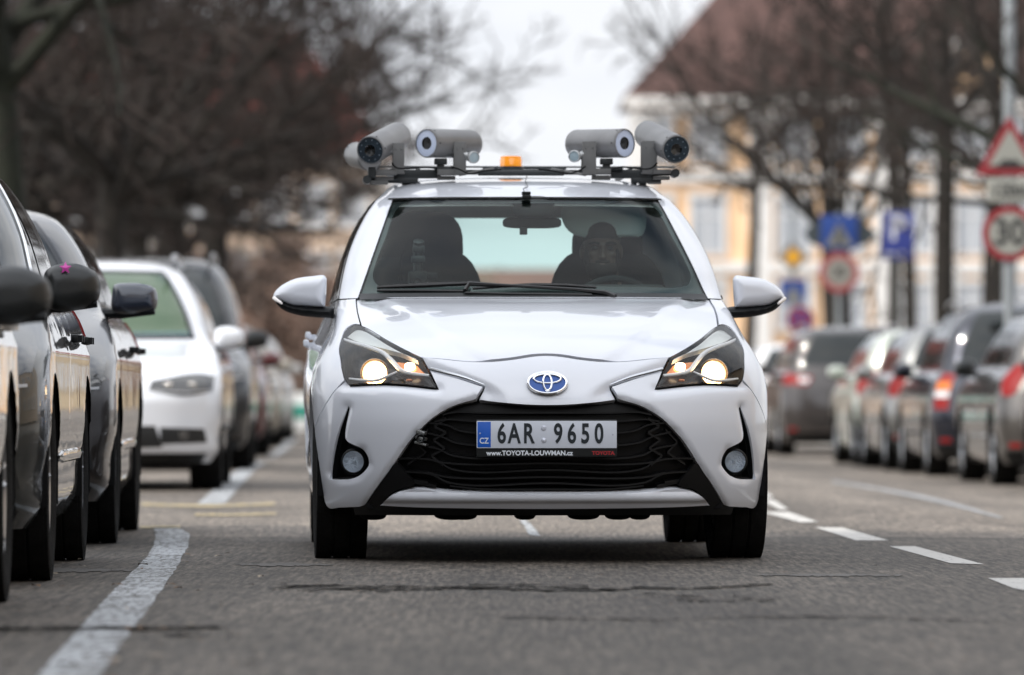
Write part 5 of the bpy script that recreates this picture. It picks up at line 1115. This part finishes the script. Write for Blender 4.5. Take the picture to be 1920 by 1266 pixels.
again(LT[2], 'dark bare tree between the mossy trunk and the thick tree on the left', (px_at(110, 98), 98, .1), 2.2, 1.0)
again(LT[1], 'bare tree standing just left of the leaning trunk behind the cars', (px_at(250, 122), 122, .1), 4.0, 1.12)
again(LT[3], 'farthest bare tree of the left row, its crown touching the sky gap', (px_at(315, 160), 160, .1), 1.2, .95)
again(LT[2], 'bare tree far back on the left whose twigs screen the red roof', (px_at(345, 195), 195, .1), 3.6, .80)
again(LT[3], 'tall bare tree at the back of the left row, rising highest over the cars', (px_at(215, 175), 175, .1), 5.1, 1.2)
# right side
bare_tree(21, 'bare tree forking into a fan of thick limbs, behind the blue crossing sign', (px_at(1573, 108), 108, -.1), 3.55, .20, (0, 0), 8, 4, .9, 6, 6, 5, .012, limb_dirs=[(-1.0,.2,.85,5.2,.11), (-.75,-.3,1.2,4.2,.07), (-.33,.2,1.5,4.2,.07), (-.08,-.2,1.5,4.0,.08), (.16,.3,1.5,4.2,.08), (.55,-.1,1.2,4.4,.09), (.9,.3,1.3,4.5,.07), (-.5,.5,1.0,4.5,.06)], group='bare trees on the right')
bare_tree(22, 'straight slender bare tree trunk rising behind the blue parking sign', (px_at(1672, 97), 97, -.1), 6.4, .092, (.0, 0), 6, 3.2, .5, 5, 5, 4, .011, group='bare trees on the right')
bare_tree(23, 'brown slightly leaning bare trunk between the parking sign and the thirty sign', (px_at(1772, 92), 92, -.1), 5.6, .14, (-.055, 0), 6, 3.2, .5, 5, 5, 4, .011, group='bare trees on the right')
bare_tree(24, 'dark bare tree forking low behind the triangular warning sign', (px_at(1866, 78), 78, -.1), 3.45, .13, (-.02, 0), 6, 4, .9, 6, 6, 5, .010, limb_dirs=[(-1.0,.1,.75,3.0,.08), (-.35,.1,1.6,3.4,.09), (.55,.2,.8,3.0,.06), (-1.2,-.1,.25,3.6,.05), (.3,-.3,1.2,3,.05), (-.6,.2,1.3,3.2,.05)], group='bare trees on the right')
bt = bare_tree(25, 'bare tree beyond the right edge whose long mossy branch arches into the frame', (px_at(2130, 66), 66, -.1), 3.0, .16, (-.05, 0), 6, 4, .9, 7, 6, 5, .010, bark=BARKG, limb_dirs=[(-1.0,.05,.42,3.6,.085), (-1.1,.3,.55,3.2,.05), (-.6,.4,1.0,3,.06), (.3,.3,1.2,3,.06), (.8,.1,.8,3,.06), (-.2,-.5,1.2,3,.05)], group='bare trees on the right')
g1 = bare_tree(26, 'wide bare tree in front of the apricot building, near its left corner', (px_at(1400, 190), 190, -.1), 8.6, .16, (.02, 0), 7, 4.4, .25, 6, 6, 4, .016, group='bare trees on the right')
again(g1, 'wide bare tree in front of the apricot building, near the middle of its front', (px_at(1560, 170), 170, -.1), 2.4, 1.0)
again(g1, 'wide bare tree before the apricot building, right of the straight slender trunk', (px_at(1710, 160), 160, -.1), 4.1, 1.0)
again(g1, 'wide bare tree before the pediment of the apricot building, farthest right', (px_at(1850, 150), 150, -.1), .9, 1.0)
# shrubs with withered leaves at the end of the road
def leafy(seed, name, label, cat_, loc, h, rx_, n, col, ls=.10, group=None):
    rg = random.Random(seed); root = empty(name, loc, 0, label, cat_, group); lines = []
    for i in range(14):
        q = rg.uniform(0, 6.28); lines.append(branch(rg, np.array([rg.gauss(0, rx_ * .1), rg.gauss(0, .2), 0.]), np.array([math.cos(q) * .5 * rx_ / h * 2, math.sin(q) * .5, 1.]), h * rg.uniform(.6, 1), .05, .012, 7, .2))
    C_ = []; polys_mesh(C_, lines, 5); np_mesh('stem', C_, [BARK], root)
    R_ = np.random.RandomState(seed); cl = R_.normal(0, 1, (46, 3)); cl /= np.linalg.norm(cl, axis=1)[:, None]; cl *= R_.uniform(.3, 1, (46, 1)) ** .5; cl = cl * [rx_ * .85, rx_ * .6, h * .45] + [0, 0, h * .52]
    ci = R_.randint(0, 46, n); c = cl[ci] + R_.normal(0, 1, (n, 3)) * [rx_ * .15, rx_ * .15, h * .09]; c[:, 2] = np.abs(c[:, 2]); a_ = R_.normal(0, 1, (n, 3)); a_ /= np.linalg.norm(a_, axis=1)[:, None]; b_ = np.cross(a_, R_.normal(0, 1, (n, 3))); b_ /= np.linalg.norm(b_, axis=1)[:, None]; s_ = R_.uniform(.6, 1.3, (n, 1)) * ls
    V = np.stack([c + a_ * s_, c + b_ * s_ * .5, c - a_ * s_, c - b_ * s_ * .5], 1).reshape(-1, 3); q = np.arange(n * 4).reshape(n, 4)
    ms = [mat('leaf_%s_%d' % (name, i), tuple(v * k for v in col), rough=.8) for i, k in enumerate((.6, 1., 1.5))]; mi = (ci % 3)
    ch = [(V, q[mi == i], i) for i in range(3)]; Q = [x[1] for x in ch]
    me_ch = [(V, Q[0], 0)]; o = np_mesh('foliage', [(V, Q[0], 0), (np.zeros((0, 3)), Q[1] - len(V), 1), (np.zeros((0, 3)), Q[2] - len(V), 2)], ms, root, smooth=False); return root
SG = 'withered shrubs at the end of the road'
leafy(31, 'shrub', 'brown withered shrub behind the far end of the left parked row', 'shrub', (px_at(470, 215), 215, 0), 6.0, 2.2, 9000, (0.254, 0.173, 0.133), .12, SG)
leafy(32, 'shrub', 'reddish brown shrub directly left of the survey car door mirror', 'shrub', (px_at(560, 225), 225, 0), 6.3, 2.2, 9000, (0.298, 0.184, 0.149), .12, SG)
leafy(33, 'shrub', 'brown shrub partly hidden by the left flank of the survey car', 'shrub', (px_at(640, 232), 232, 0), 5.4, 2.4, 9000, (0.238, 0.178, 0.144), .12, SG)
leafy(34, 'shrub', 'olive tinged shrub over the roof of the black tall car', 'shrub', (px_at(395, 210), 210, 0), 5.4, 2.0, 8000, (0.224, 0.203, 0.119), .12, SG)
leafy(35, 'shrub', 'low green brown shrub seen through the rear window of the survey car', 'shrub', (px_at(900, 270), 270, 0), 5.5, 3.0, 6000, (.070,.080,.045), .14, SG)

# ================================================================== buildings
def building(name, label, x0, x1, Yf, depth, eave, roof_h, wallc, roofc, rows, pil=(), bands=(), hip=3.0, trimc=(.72,.70,.67), winc=(.40,.42,.45), group=None):
    root = empty(name, ((x0 + x1) / 2, Yf, 0), 0, label, 'building', group); cx = (x0 + x1) / 2; W_ = x1 - x0
    WM = mat('render_' + name + label[:6], wallc, rough=.9, vary=(.6,.10)); TR = mat('trim_' + label[:6], trimc, rough=.85, vary=(1,.08)); RM = mat('tiles_' + label[:6], roofc, rough=.85, vary=(1.2,.3))
    b = MB(); b.box((0, depth / 2, eave / 2), (W_, depth, eave)); b.build('wall', WM, root)
    b = MB(); o_ = .5; z0, z1 = eave + .25, eave + roof_h; v = [(-W_/2-o_, -o_, z0), (W_/2+o_, -o_, z0), (W_/2+o_, depth+o_, z0), (-W_/2-o_, depth+o_, z0), (-W_/2+hip, depth*.45, z1), (W_/2-hip, depth*.45, z1), (W_/2-hip, depth*.55, z1), (-W_/2+hip, depth*.55, z1)]
    b.add(v, [(0,1,5,4), (1,2,6,5), (2,3,7,6), (3,0,4,7), (4,5,6,7), (3,2,1,0)], 0, False); rf = b.build('roof', RM, root)
    b = MB(); b.box((0, -.22, eave + .0), (W_ + .9, .62, .42), bev=.05); b.box((0, -.12, eave - .42), (W_ + .3, .26, .22))
    for z, hgt in bands: b.box((0, -.10, z), (W_ + .1, .22, hgt))
    b.build('cornice', TR, root)
    for x in pil: b = MB(); b.box((x - cx, -.09, eave / 2), (.95, .20, eave - .8)); b.box((x - cx, -.13, eave - .75), (1.15, .28, .3)); b.build('pilaster', TR, root)
    PN = mat('pane_' + label[:6], winc, rough=.15, spec=.7); FR = mat('window_paint', (.66,.66,.65), rough=.6)
    for (zc_, wh, ww, xs_, arch) in rows:
        for x in xs_:
            if abs(x - cx) > W_ / 2 - .6: continue
            b = MB(); X = x - cx; b.box((X, -.055, zc_ + wh / 2 + .12), (ww + .5, .16, .22)); b.box((X, -.06, zc_ - wh / 2 - .1), (ww + .5, .20, .12))
            for s in (1, -1): b.box((X + s * (ww / 2 + .10), -.035, zc_), (.18, .11, wh))
            b.box((X, -.02, zc_), (.10, .06, wh)); b.box((X, -.02, zc_ + wh * .18), (ww, .06, .09))
            if arch: b.tube([(X + (ww/2+.1) * math.cos(PI*i/12), -.03, zc_ + wh/2 + .05 + (ww/2) * .8 * math.sin(PI*i/12)) for i in range(13)], .10, 6)
            fr = b.build('window', FR, root); b = MB(); b.box((X, -.004, zc_), (ww, .03, wh)); b.build('pane', PN, fr)
    return root, rf
YB = 250; w_ = lambda px: px_at(px, YB)
xw = [w_(p) for p in (1228, 1327, 1490, 1592, 1720, 1822, 1920, 2020, 2120)]
bR, rR = building('apartment_building', 'apricot rendered building with white trim and a brown red roof on the right', w_(1192), w_(2250), YB, 14, 12.6, 7.2, (.80,.54,.33), (.070,.036,.030),
    [(4.3, 1.7, 1.15, xw, True), (7.6, 2.2, 1.15, xw, False), (11.1, 1.7, 1.15, xw, False)], pil=[w_(p) for p in (1202, 1425, 1660, 1770, 1985)], bands=[(9.6, .55), (5.9, .45)], hip=5.5)
b = MB(); X0 = (w_(1800) + w_(1872)) / 2 - (w_(1192) + w_(2250)) / 2
b.box((X0, .3, 13.6), (2.4, 1.4, 2.4)); b.build('dormer', mat('dormer_render', (.60,.40,.235), rough=.9), bR)
b = MB(); q = [(X0 - 1.5, -.45, 14.8), (X0 + 1.5, -.45, 14.8), (X0, -.45, 16.1)]; q2 = [(x, 1.0, z) for x, y, z in q]; b.add(q + q2, [(0,1,2), (5,4,3), (0,3,4,1), (1,4,5,2), (2,5,3,0)], 0, False); b.build('pediment', mat('trim_white', (.62,.60,.58), rough=.85), bR)
YL = 285; v_ = lambda px: px_at(px, YL)
bL, rL = building('apartment_building', 'long beige building with red tiled roof behind the bare trees on the left', v_(-330), v_(722), YL, 12, 11.6, 6.5, (.60,.46,.35), (.16,.040,.032),
    [(z, 1.8, 1.1, [v_(p) for p in range(-300, 700, 74)], False) for z in (3.0, 6.3, 9.5)], pil=[v_(p) for p in (300, 715)], bands=[(4.8, .3)], hip=4.5, trimc=(.50,.46,.42))
b = MB(); b.box((v_(655) - (v_(-330) + v_(722)) / 2, 4, 16.2), (1.0, 1.0, 2.6)); b.build('chimney', mat('chimney_render', (.42,.37,.34), rough=.9), rL)
YC = 340; c_ = lambda px: px_at(px, YC)
building('apartment_building', 'low ochre house seen through the windows of the survey car', c_(735), c_(1200), YC, 10, 5.6, 2.2, (.45,.36,.24), (.16,.06,.045), [(2.8, 1.5, 1.1, [c_(p) for p in range(770, 1180, 80)], False)])
b = MB(); b.box((0, 0, .33), (3.2, .35, .28), bev=.04); b.box((0, 0, .10), (3.2, .45, .20), bev=.03); b.box((0, 0, .56), (3.2, .30, .20), bev=.04); root = empty('road_barrier', (px_at(602, 112), 112, 0), 0, 'low white and green barrier far down the road, left of the survey car', 'barrier')
b = MB(); b.box((0, 0, .25), (1.2, .40, .55), bev=.05); b.box((0, 0, .60), (1.1, .26, .16), bev=.03); b.build('shell', mat('barrier_white', (.62,.63,.62), rough=.5), root); b = MB(); b.box((0, 0, .34), (1.22, .42, .26), bev=.02); b.build('green_band', mat('barrier_green', (.03,.24,.18), rough=.5), root)

# ================================================================== signs and posts
SRED = mat('sign_red', (.22,.016,.022), rough=.45); SWH = mat('sign_white', (.27,.27,.24), rough=.5); SBLU = mat('sign_blue', (.008,.040,.20), rough=.45); SYEL = mat('sign_yellow', (.62,.30,.01), rough=.45); SINK = mat('sign_ink', (.02,.02,.02), rough=.5)
def spole(px, Yw, zt, r, root, m=STEEL):
    b = MB(); b.tube([(0, 0, -.02), (0, 0, zt)], r, 12); b.lathe([(r * 1.1, 0), (r * 1.1, .02), (.001, .03)], (0, 0, zt), (0, 0, 1), 12); b.build('post', m, root)
def sg(name, label, px, Yw, z=0., group=None): return empty(name, (px_at(px, Yw), Yw, z), 0, label, 'sign' if 'sign' in name else 'street lamp', group)
def zof(py, Yw): return CH + (HZ - py) / F * Yw
def disc(mb, r, z, y, n=40, th=.004, mi=0): mb.lathe([(.0005, 0), (r, 0), (r, th), (.0005, th)], (0, y, z), (0, -1, 0), n, mi)
def txt(s, h, z, y, parent, m, ws=1., bold=.004, x=0., name='lettering'): return text_mesh(s, h, m, name, parent, Matrix.Translation((x, y, z)) @ Matrix.Rotation(PI/2, 4, 'X'), ws, bold, .001)
# warning triangle + plate + 30
Yw = 56.; r1 = sg('road_sign', 'post with red warning triangle, distance plate and round thirty sign at the right edge', 1892, Yw, -.1); z0 = .1
spole(1890, Yw, zof(205, Yw) + .1, .045, r1)
def tri(mb, cz, h_, y, mi=0, rr=.0):
    w2 = h_ / math.sqrt(3); ol = [(-w2, cz - h_/2), (w2, cz - h_/2), (0, cz + h_/2)]; vs = [(x, y, z) for x, z in ol] + [(x, y + .006, z) for x, z in ol]; mb.add(vs, [(0,1,2), (5,4,3), (0,3,4,1), (1,4,5,2), (2,5,3,0)], mi, False)
zc_ = zof(273, Yw) + .1; H_ = 112 / F * Yw; tr_ = empty('warning_triangle', (0, -.06, 0), parent=r1); b = MB(); tri(b, zc_, H_, 0); b.build('border', SRED, tr_)
b = MB(); tri(b, zc_ - .03 * H_, H_ * .62, -.005); b.build('field', SWH, tr_)
b = MB(); q = [(-.13, 0), (-.09, .012), (-.05, .05), (-.02, .058), (.0, .03), (.03, .055), (.06, .048), (.10, .012), (.13, 0)]; zb_ = zc_ - H_ * .33; vs = [(x, -.010, zb_ + z) for x, z in q] ; b.add(vs, [tuple(range(len(q)))[::-1]], 0, False); b.box((0, -.008, zb_ - .012), (.28, .004, .018)); b.build('hump_symbol', SINK, tr_)
pl_ = empty('distance_plate', (0, -.06, 0), parent=r1); b = MB(); b.box((0, 0, zof(357, Yw) + .1), (84 / F * Yw, .006, 46 / F * Yw), bev=.002); b.build('panel', SWH, pl_); txt('120m', .17, zof(357, Yw) + .1, -.005, pl_, SINK, .85)
ls = empty('speed_limit_sign', (0, -.06, 0), parent=r1); b = MB(); disc(b, 52 / F * Yw, zof(438, Yw) + .1, 0); b.build('border', SRED, ls); b = MB(); disc(b, 39 / F * Yw, zof(438, Yw) + .1, -.005); b.build('field', SWH, ls); txt('30', .33, zof(438, Yw) + .1, -.011, ls, SINK, .92, .008)
# P sign
Yw = 88.; r2 = sg('road_sign', 'blue parking sign with a white letter P before the slender tree trunk', 1683, Yw, -.1); spole(1683, Yw, zof(395, Yw) + .1, .05, r2, mat('post_dark', (.07,.07,.065), rough=.6))
pp = empty('parking_plate', (0, -.06, 0), parent=r2); b = MB(); b.box((0, 0, zof(442, Yw) + .1), (61 / F * Yw, .008, 90 / F * Yw), bev=.003); b.build('panel', mat('parking_blue', (.022,.035,.19), rough=.45), pp); txt('P', .50, zof(430, Yw) + .1, -.006, pp, mat('sign_letter', (.50,.50,.52), rough=.5), .95, .012)
b = MB(); b.box((-.10, -.006, zof(476, Yw) + .1), (.16, .003, .025)); b.box((.06, -.006, zof(476, Yw) + .1), (.05, .003, .045)); b.build('arrow_mark', mat('sign_letter', (.50,.50,.52)), pp)
# crossing + limit on the fan tree post
Yw = 100.; r3 = sg('road_sign', 'post with blue crossing sign above a faded red ringed speed limit sign', 1573, Yw, -.1); spole(1573, Yw, zof(400, Yw) + .1, .04, r3)
cp = empty('crossing_plate', (0, -.06, 0), parent=r3); zz_ = zof(436, Yw) + .1; b = MB(); b.box((0, 0, zz_), (.60, .006, .56), bev=.002); b.build('panel', SBLU, cp); b = MB(); tri(b, zz_ - .03, .40, -.006); b.build('field', mat('sign_dull', (.16,.16,.15), rough=.5), cp)
b = MB(); b.tube([(0, -.012, zz_ + .02), (0, -.012, zz_ - .08)], .022, 6); b.tube([(0, -.012, zz_ - .07), (-.06, -.012, zz_ - .19)], .016, 6); b.tube([(0, -.012, zz_ - .07), (.06, -.012, zz_ - .18)], .016, 6); superell(b, (0, -.012, zz_ + .06), (.024,)*3, 2, 2, seg=10, rings=8); b.build('walker_symbol', SINK, cp)
b = MB(); q = [(-.72, .02), (-.5, .22), (-.3, .30), (.3, .30), (.55, .18), (.80, -.02), (.62, -.22), (.3, -.32), (-.3, -.32), (-.62, -.2)]; vs = [(x*.8, .05, zz_ + z*.8) for x, z in q] + [(x*.8, .09, zz_ + z*.8) for x, z in q]; k = len(q); b.add(vs, [tuple(range(k)), tuple(range(2*k-1, k-1, -1))] + [(i, (i+1) % k, k+(i+1) % k, k+i) for i in range(k)], 0, False); b.build('back_board', mat('board_dark', (.035,.045,.05), rough=.6), cp)
s2 = empty('speed_limit_sign', (0, -.06, 0), parent=r3); b = MB(); disc(b, 38 / F * Yw, zof(511, Yw) + .1, 0); b.build('border', mat('sign_faded_red', (.28,.06,.06), rough=.5), s2); b = MB(); disc(b, 26 / F * Yw, zof(511, Yw) + .1, -.005); b.build('field', mat('sign_dull_white', (.24,.23,.20), rough=.5), s2); txt('20', .27, zof(511, Yw) + .1, -.011, s2, mat('sign_grey_ink', (.03,.03,.028)), .9, .005)
# priority diamond + crossing + no stopping
Yw = 118.; r4 = sg('road_sign', 'tall post with yellow priority diamond, blue crossing sign and red blue no stopping disc', 1487, Yw, -.1); spole(1487, Yw, zof(340, Yw) + .1, .05, r4)
def dia(mb, c, h_, y, mi=0): mb.add([(-h_, y, c), (0, y, c - h_), (h_, y, c), (0, y, c + h_), (-h_, y + .006, c), (0, y + .006, c - h_), (h_, y + .006, c), (0, y + .006, c + h_)], [(0,1,2,3), (7,6,5,4), (0,4,5,1), (1,5,6,2), (2,6,7,3), (3,7,4,0)], mi, False)
z1 = zof(482, Yw) + .1; dp = empty('priority_diamond', (0, -.06, 0), parent=r4); b = MB(); dia(b, z1, 31 / F * Yw, 0); b.build('border', mat('diamond_border', (.17,.16,.14), rough=.5), dp); b = MB(); dia(b, z1, 18 / F * Yw, -.006); b.build('field', SYEL, dp)
cp = empty('crossing_plate', (0, -.06, 0), parent=r4); z1 = zof(548, Yw) + .1; b = MB(); b.box((0, 0, z1), (48 / F * Yw, .006, 46 / F * Yw)); b.build('panel', SBLU, cp); b = MB(); tri(b, z1 - .03, .36, -.006); b.build('field', mat('sign_dull', (.16,.16,.15)), cp)
np_ = empty('no_stopping_disc', (.14, -.06, 0), parent=r4); z1 = zof(600, Yw) + .1; b = MB(); disc(b, 26 / F * Yw, z1, 0); b.build('border', SRED, np_); b = MB(); disc(b, 18 / F * Yw, z1, -.005); b.build('field', SBLU, np_); b = MB(); b.box((0, -.012, z1), (.06, .003, .44), Matrix.Rotation(rad(45), 3, 'Y')); b.box((0, -.013, z1), (.06, .003, .44), Matrix.Rotation(rad(-45), 3, 'Y')); b.build('cross', SRED, np_)
# lamp post at the right edge
Yw = 72.; r5 = sg('street_lamp', 'grey lamp post rising out of the frame at the top right', 1893, Yw, -.1); b = MB(); b.tube([(0, 0, 0), (0, 0, 3), (0, 0, 8)], [.085, .075, .055], 14); b.build('post', STEEL, r5); b = MB(); b.tube([(0, 0, 7.9), (-.3, 0, 8.3), (-1.2, 0, 8.45)], .035, 8); b.build('arm', STEEL, r5); b = MB(); superell(b, (-1.5, 0, 8.44), (.38, .13, .07), 3, 2.4); b.build('lamp_head', mat('lamp_head_grey', (.35,.36,.36), rough=.5), r5)

# street fronts outside the picture: the left one is added to shade the near part of the road, the right one is mirrored in the car flanks
def side_front(label, x, y0, y1, eave, face, wallc, depth=11):
    root = empty('unseen_house', (x, y0, 0), -math.atan(RS) * -1, label, 'building'); Ln = y1 - y0; s = face
    b = MB(); b.box((-s * depth / 2, Ln / 2, eave / 2), (depth, Ln, eave)); b.build('wall', mat('front_render' + label[:5], wallc, rough=.9, vary=(.5, .12)), root)
    b = MB(); v = [(-s * -.5, -.4, eave + .01), (-s * (depth + .5), -.4, eave + .01), (-s * depth / 2, -.4, eave + 4)]; v += [(a_[0], Ln + .4, a_[2]) for a_ in v]; b.add(v, [(0,1,2), (5,4,3), (0,2,5,3), (1,4,5,2), (0,3,4,1)], 0, False); b.build('roof', mat('tiles_front', (.06,.045,.04), rough=.85), root)
    PN = mat('pane_front', (.10,.12,.14), rough=.1); FR = mat('window_paint', (.66,.66,.65), rough=.6)
    for fl in range(int(eave // 3.6)):
        for k in range(int(Ln // 3.4)):
            yy = 1.8 + 3.4 * k; z = 2.2 + 3.6 * fl; b = MB(); b.box((s * .03, yy, z + 1.05), (.14, 1.6, .2)); b.box((s * .03, yy, z - 1.05), (.2, 1.6, .12))
            for q in (-.68, 0, .68): b.box((s * .02, yy + q, z), (.08, .12, 2.0))
            fr = b.build('window', FR, root); b = MB(); b.box((s * .004, yy, z), (.03, 1.3, 2.0)); b.build('pane', PN, fr)
side_front('tall grey house left of the camera, outside the frame, shading the near road', -14.5, -32, 17, 19, 1, (.38,.35,.31))
side_front('sunlit sand coloured house right of the camera, outside the frame', 17.5, -14, 40, 14, -1, (.34,.27,.20))

_bk, _ = building('apartment_building', 'grey brown house far behind the camera, mirrored in the glass and paint of the cars', -34, 40, -75, 12, 13, 5, (.16,.14,.12), (.05,.035,.03), [(z, 1.9, 1.2, list(range(-31, 38, 5)), False) for z in (2.5, 6.2, 9.9)], hip=5, trimc=(.22,.21,.2), winc=(.05,.06,.07))  # unseen, added to block low sky and give upright surfaces dark reflections
_bk.rotation_euler = (0, 0, PI); _bk.location.y = -63
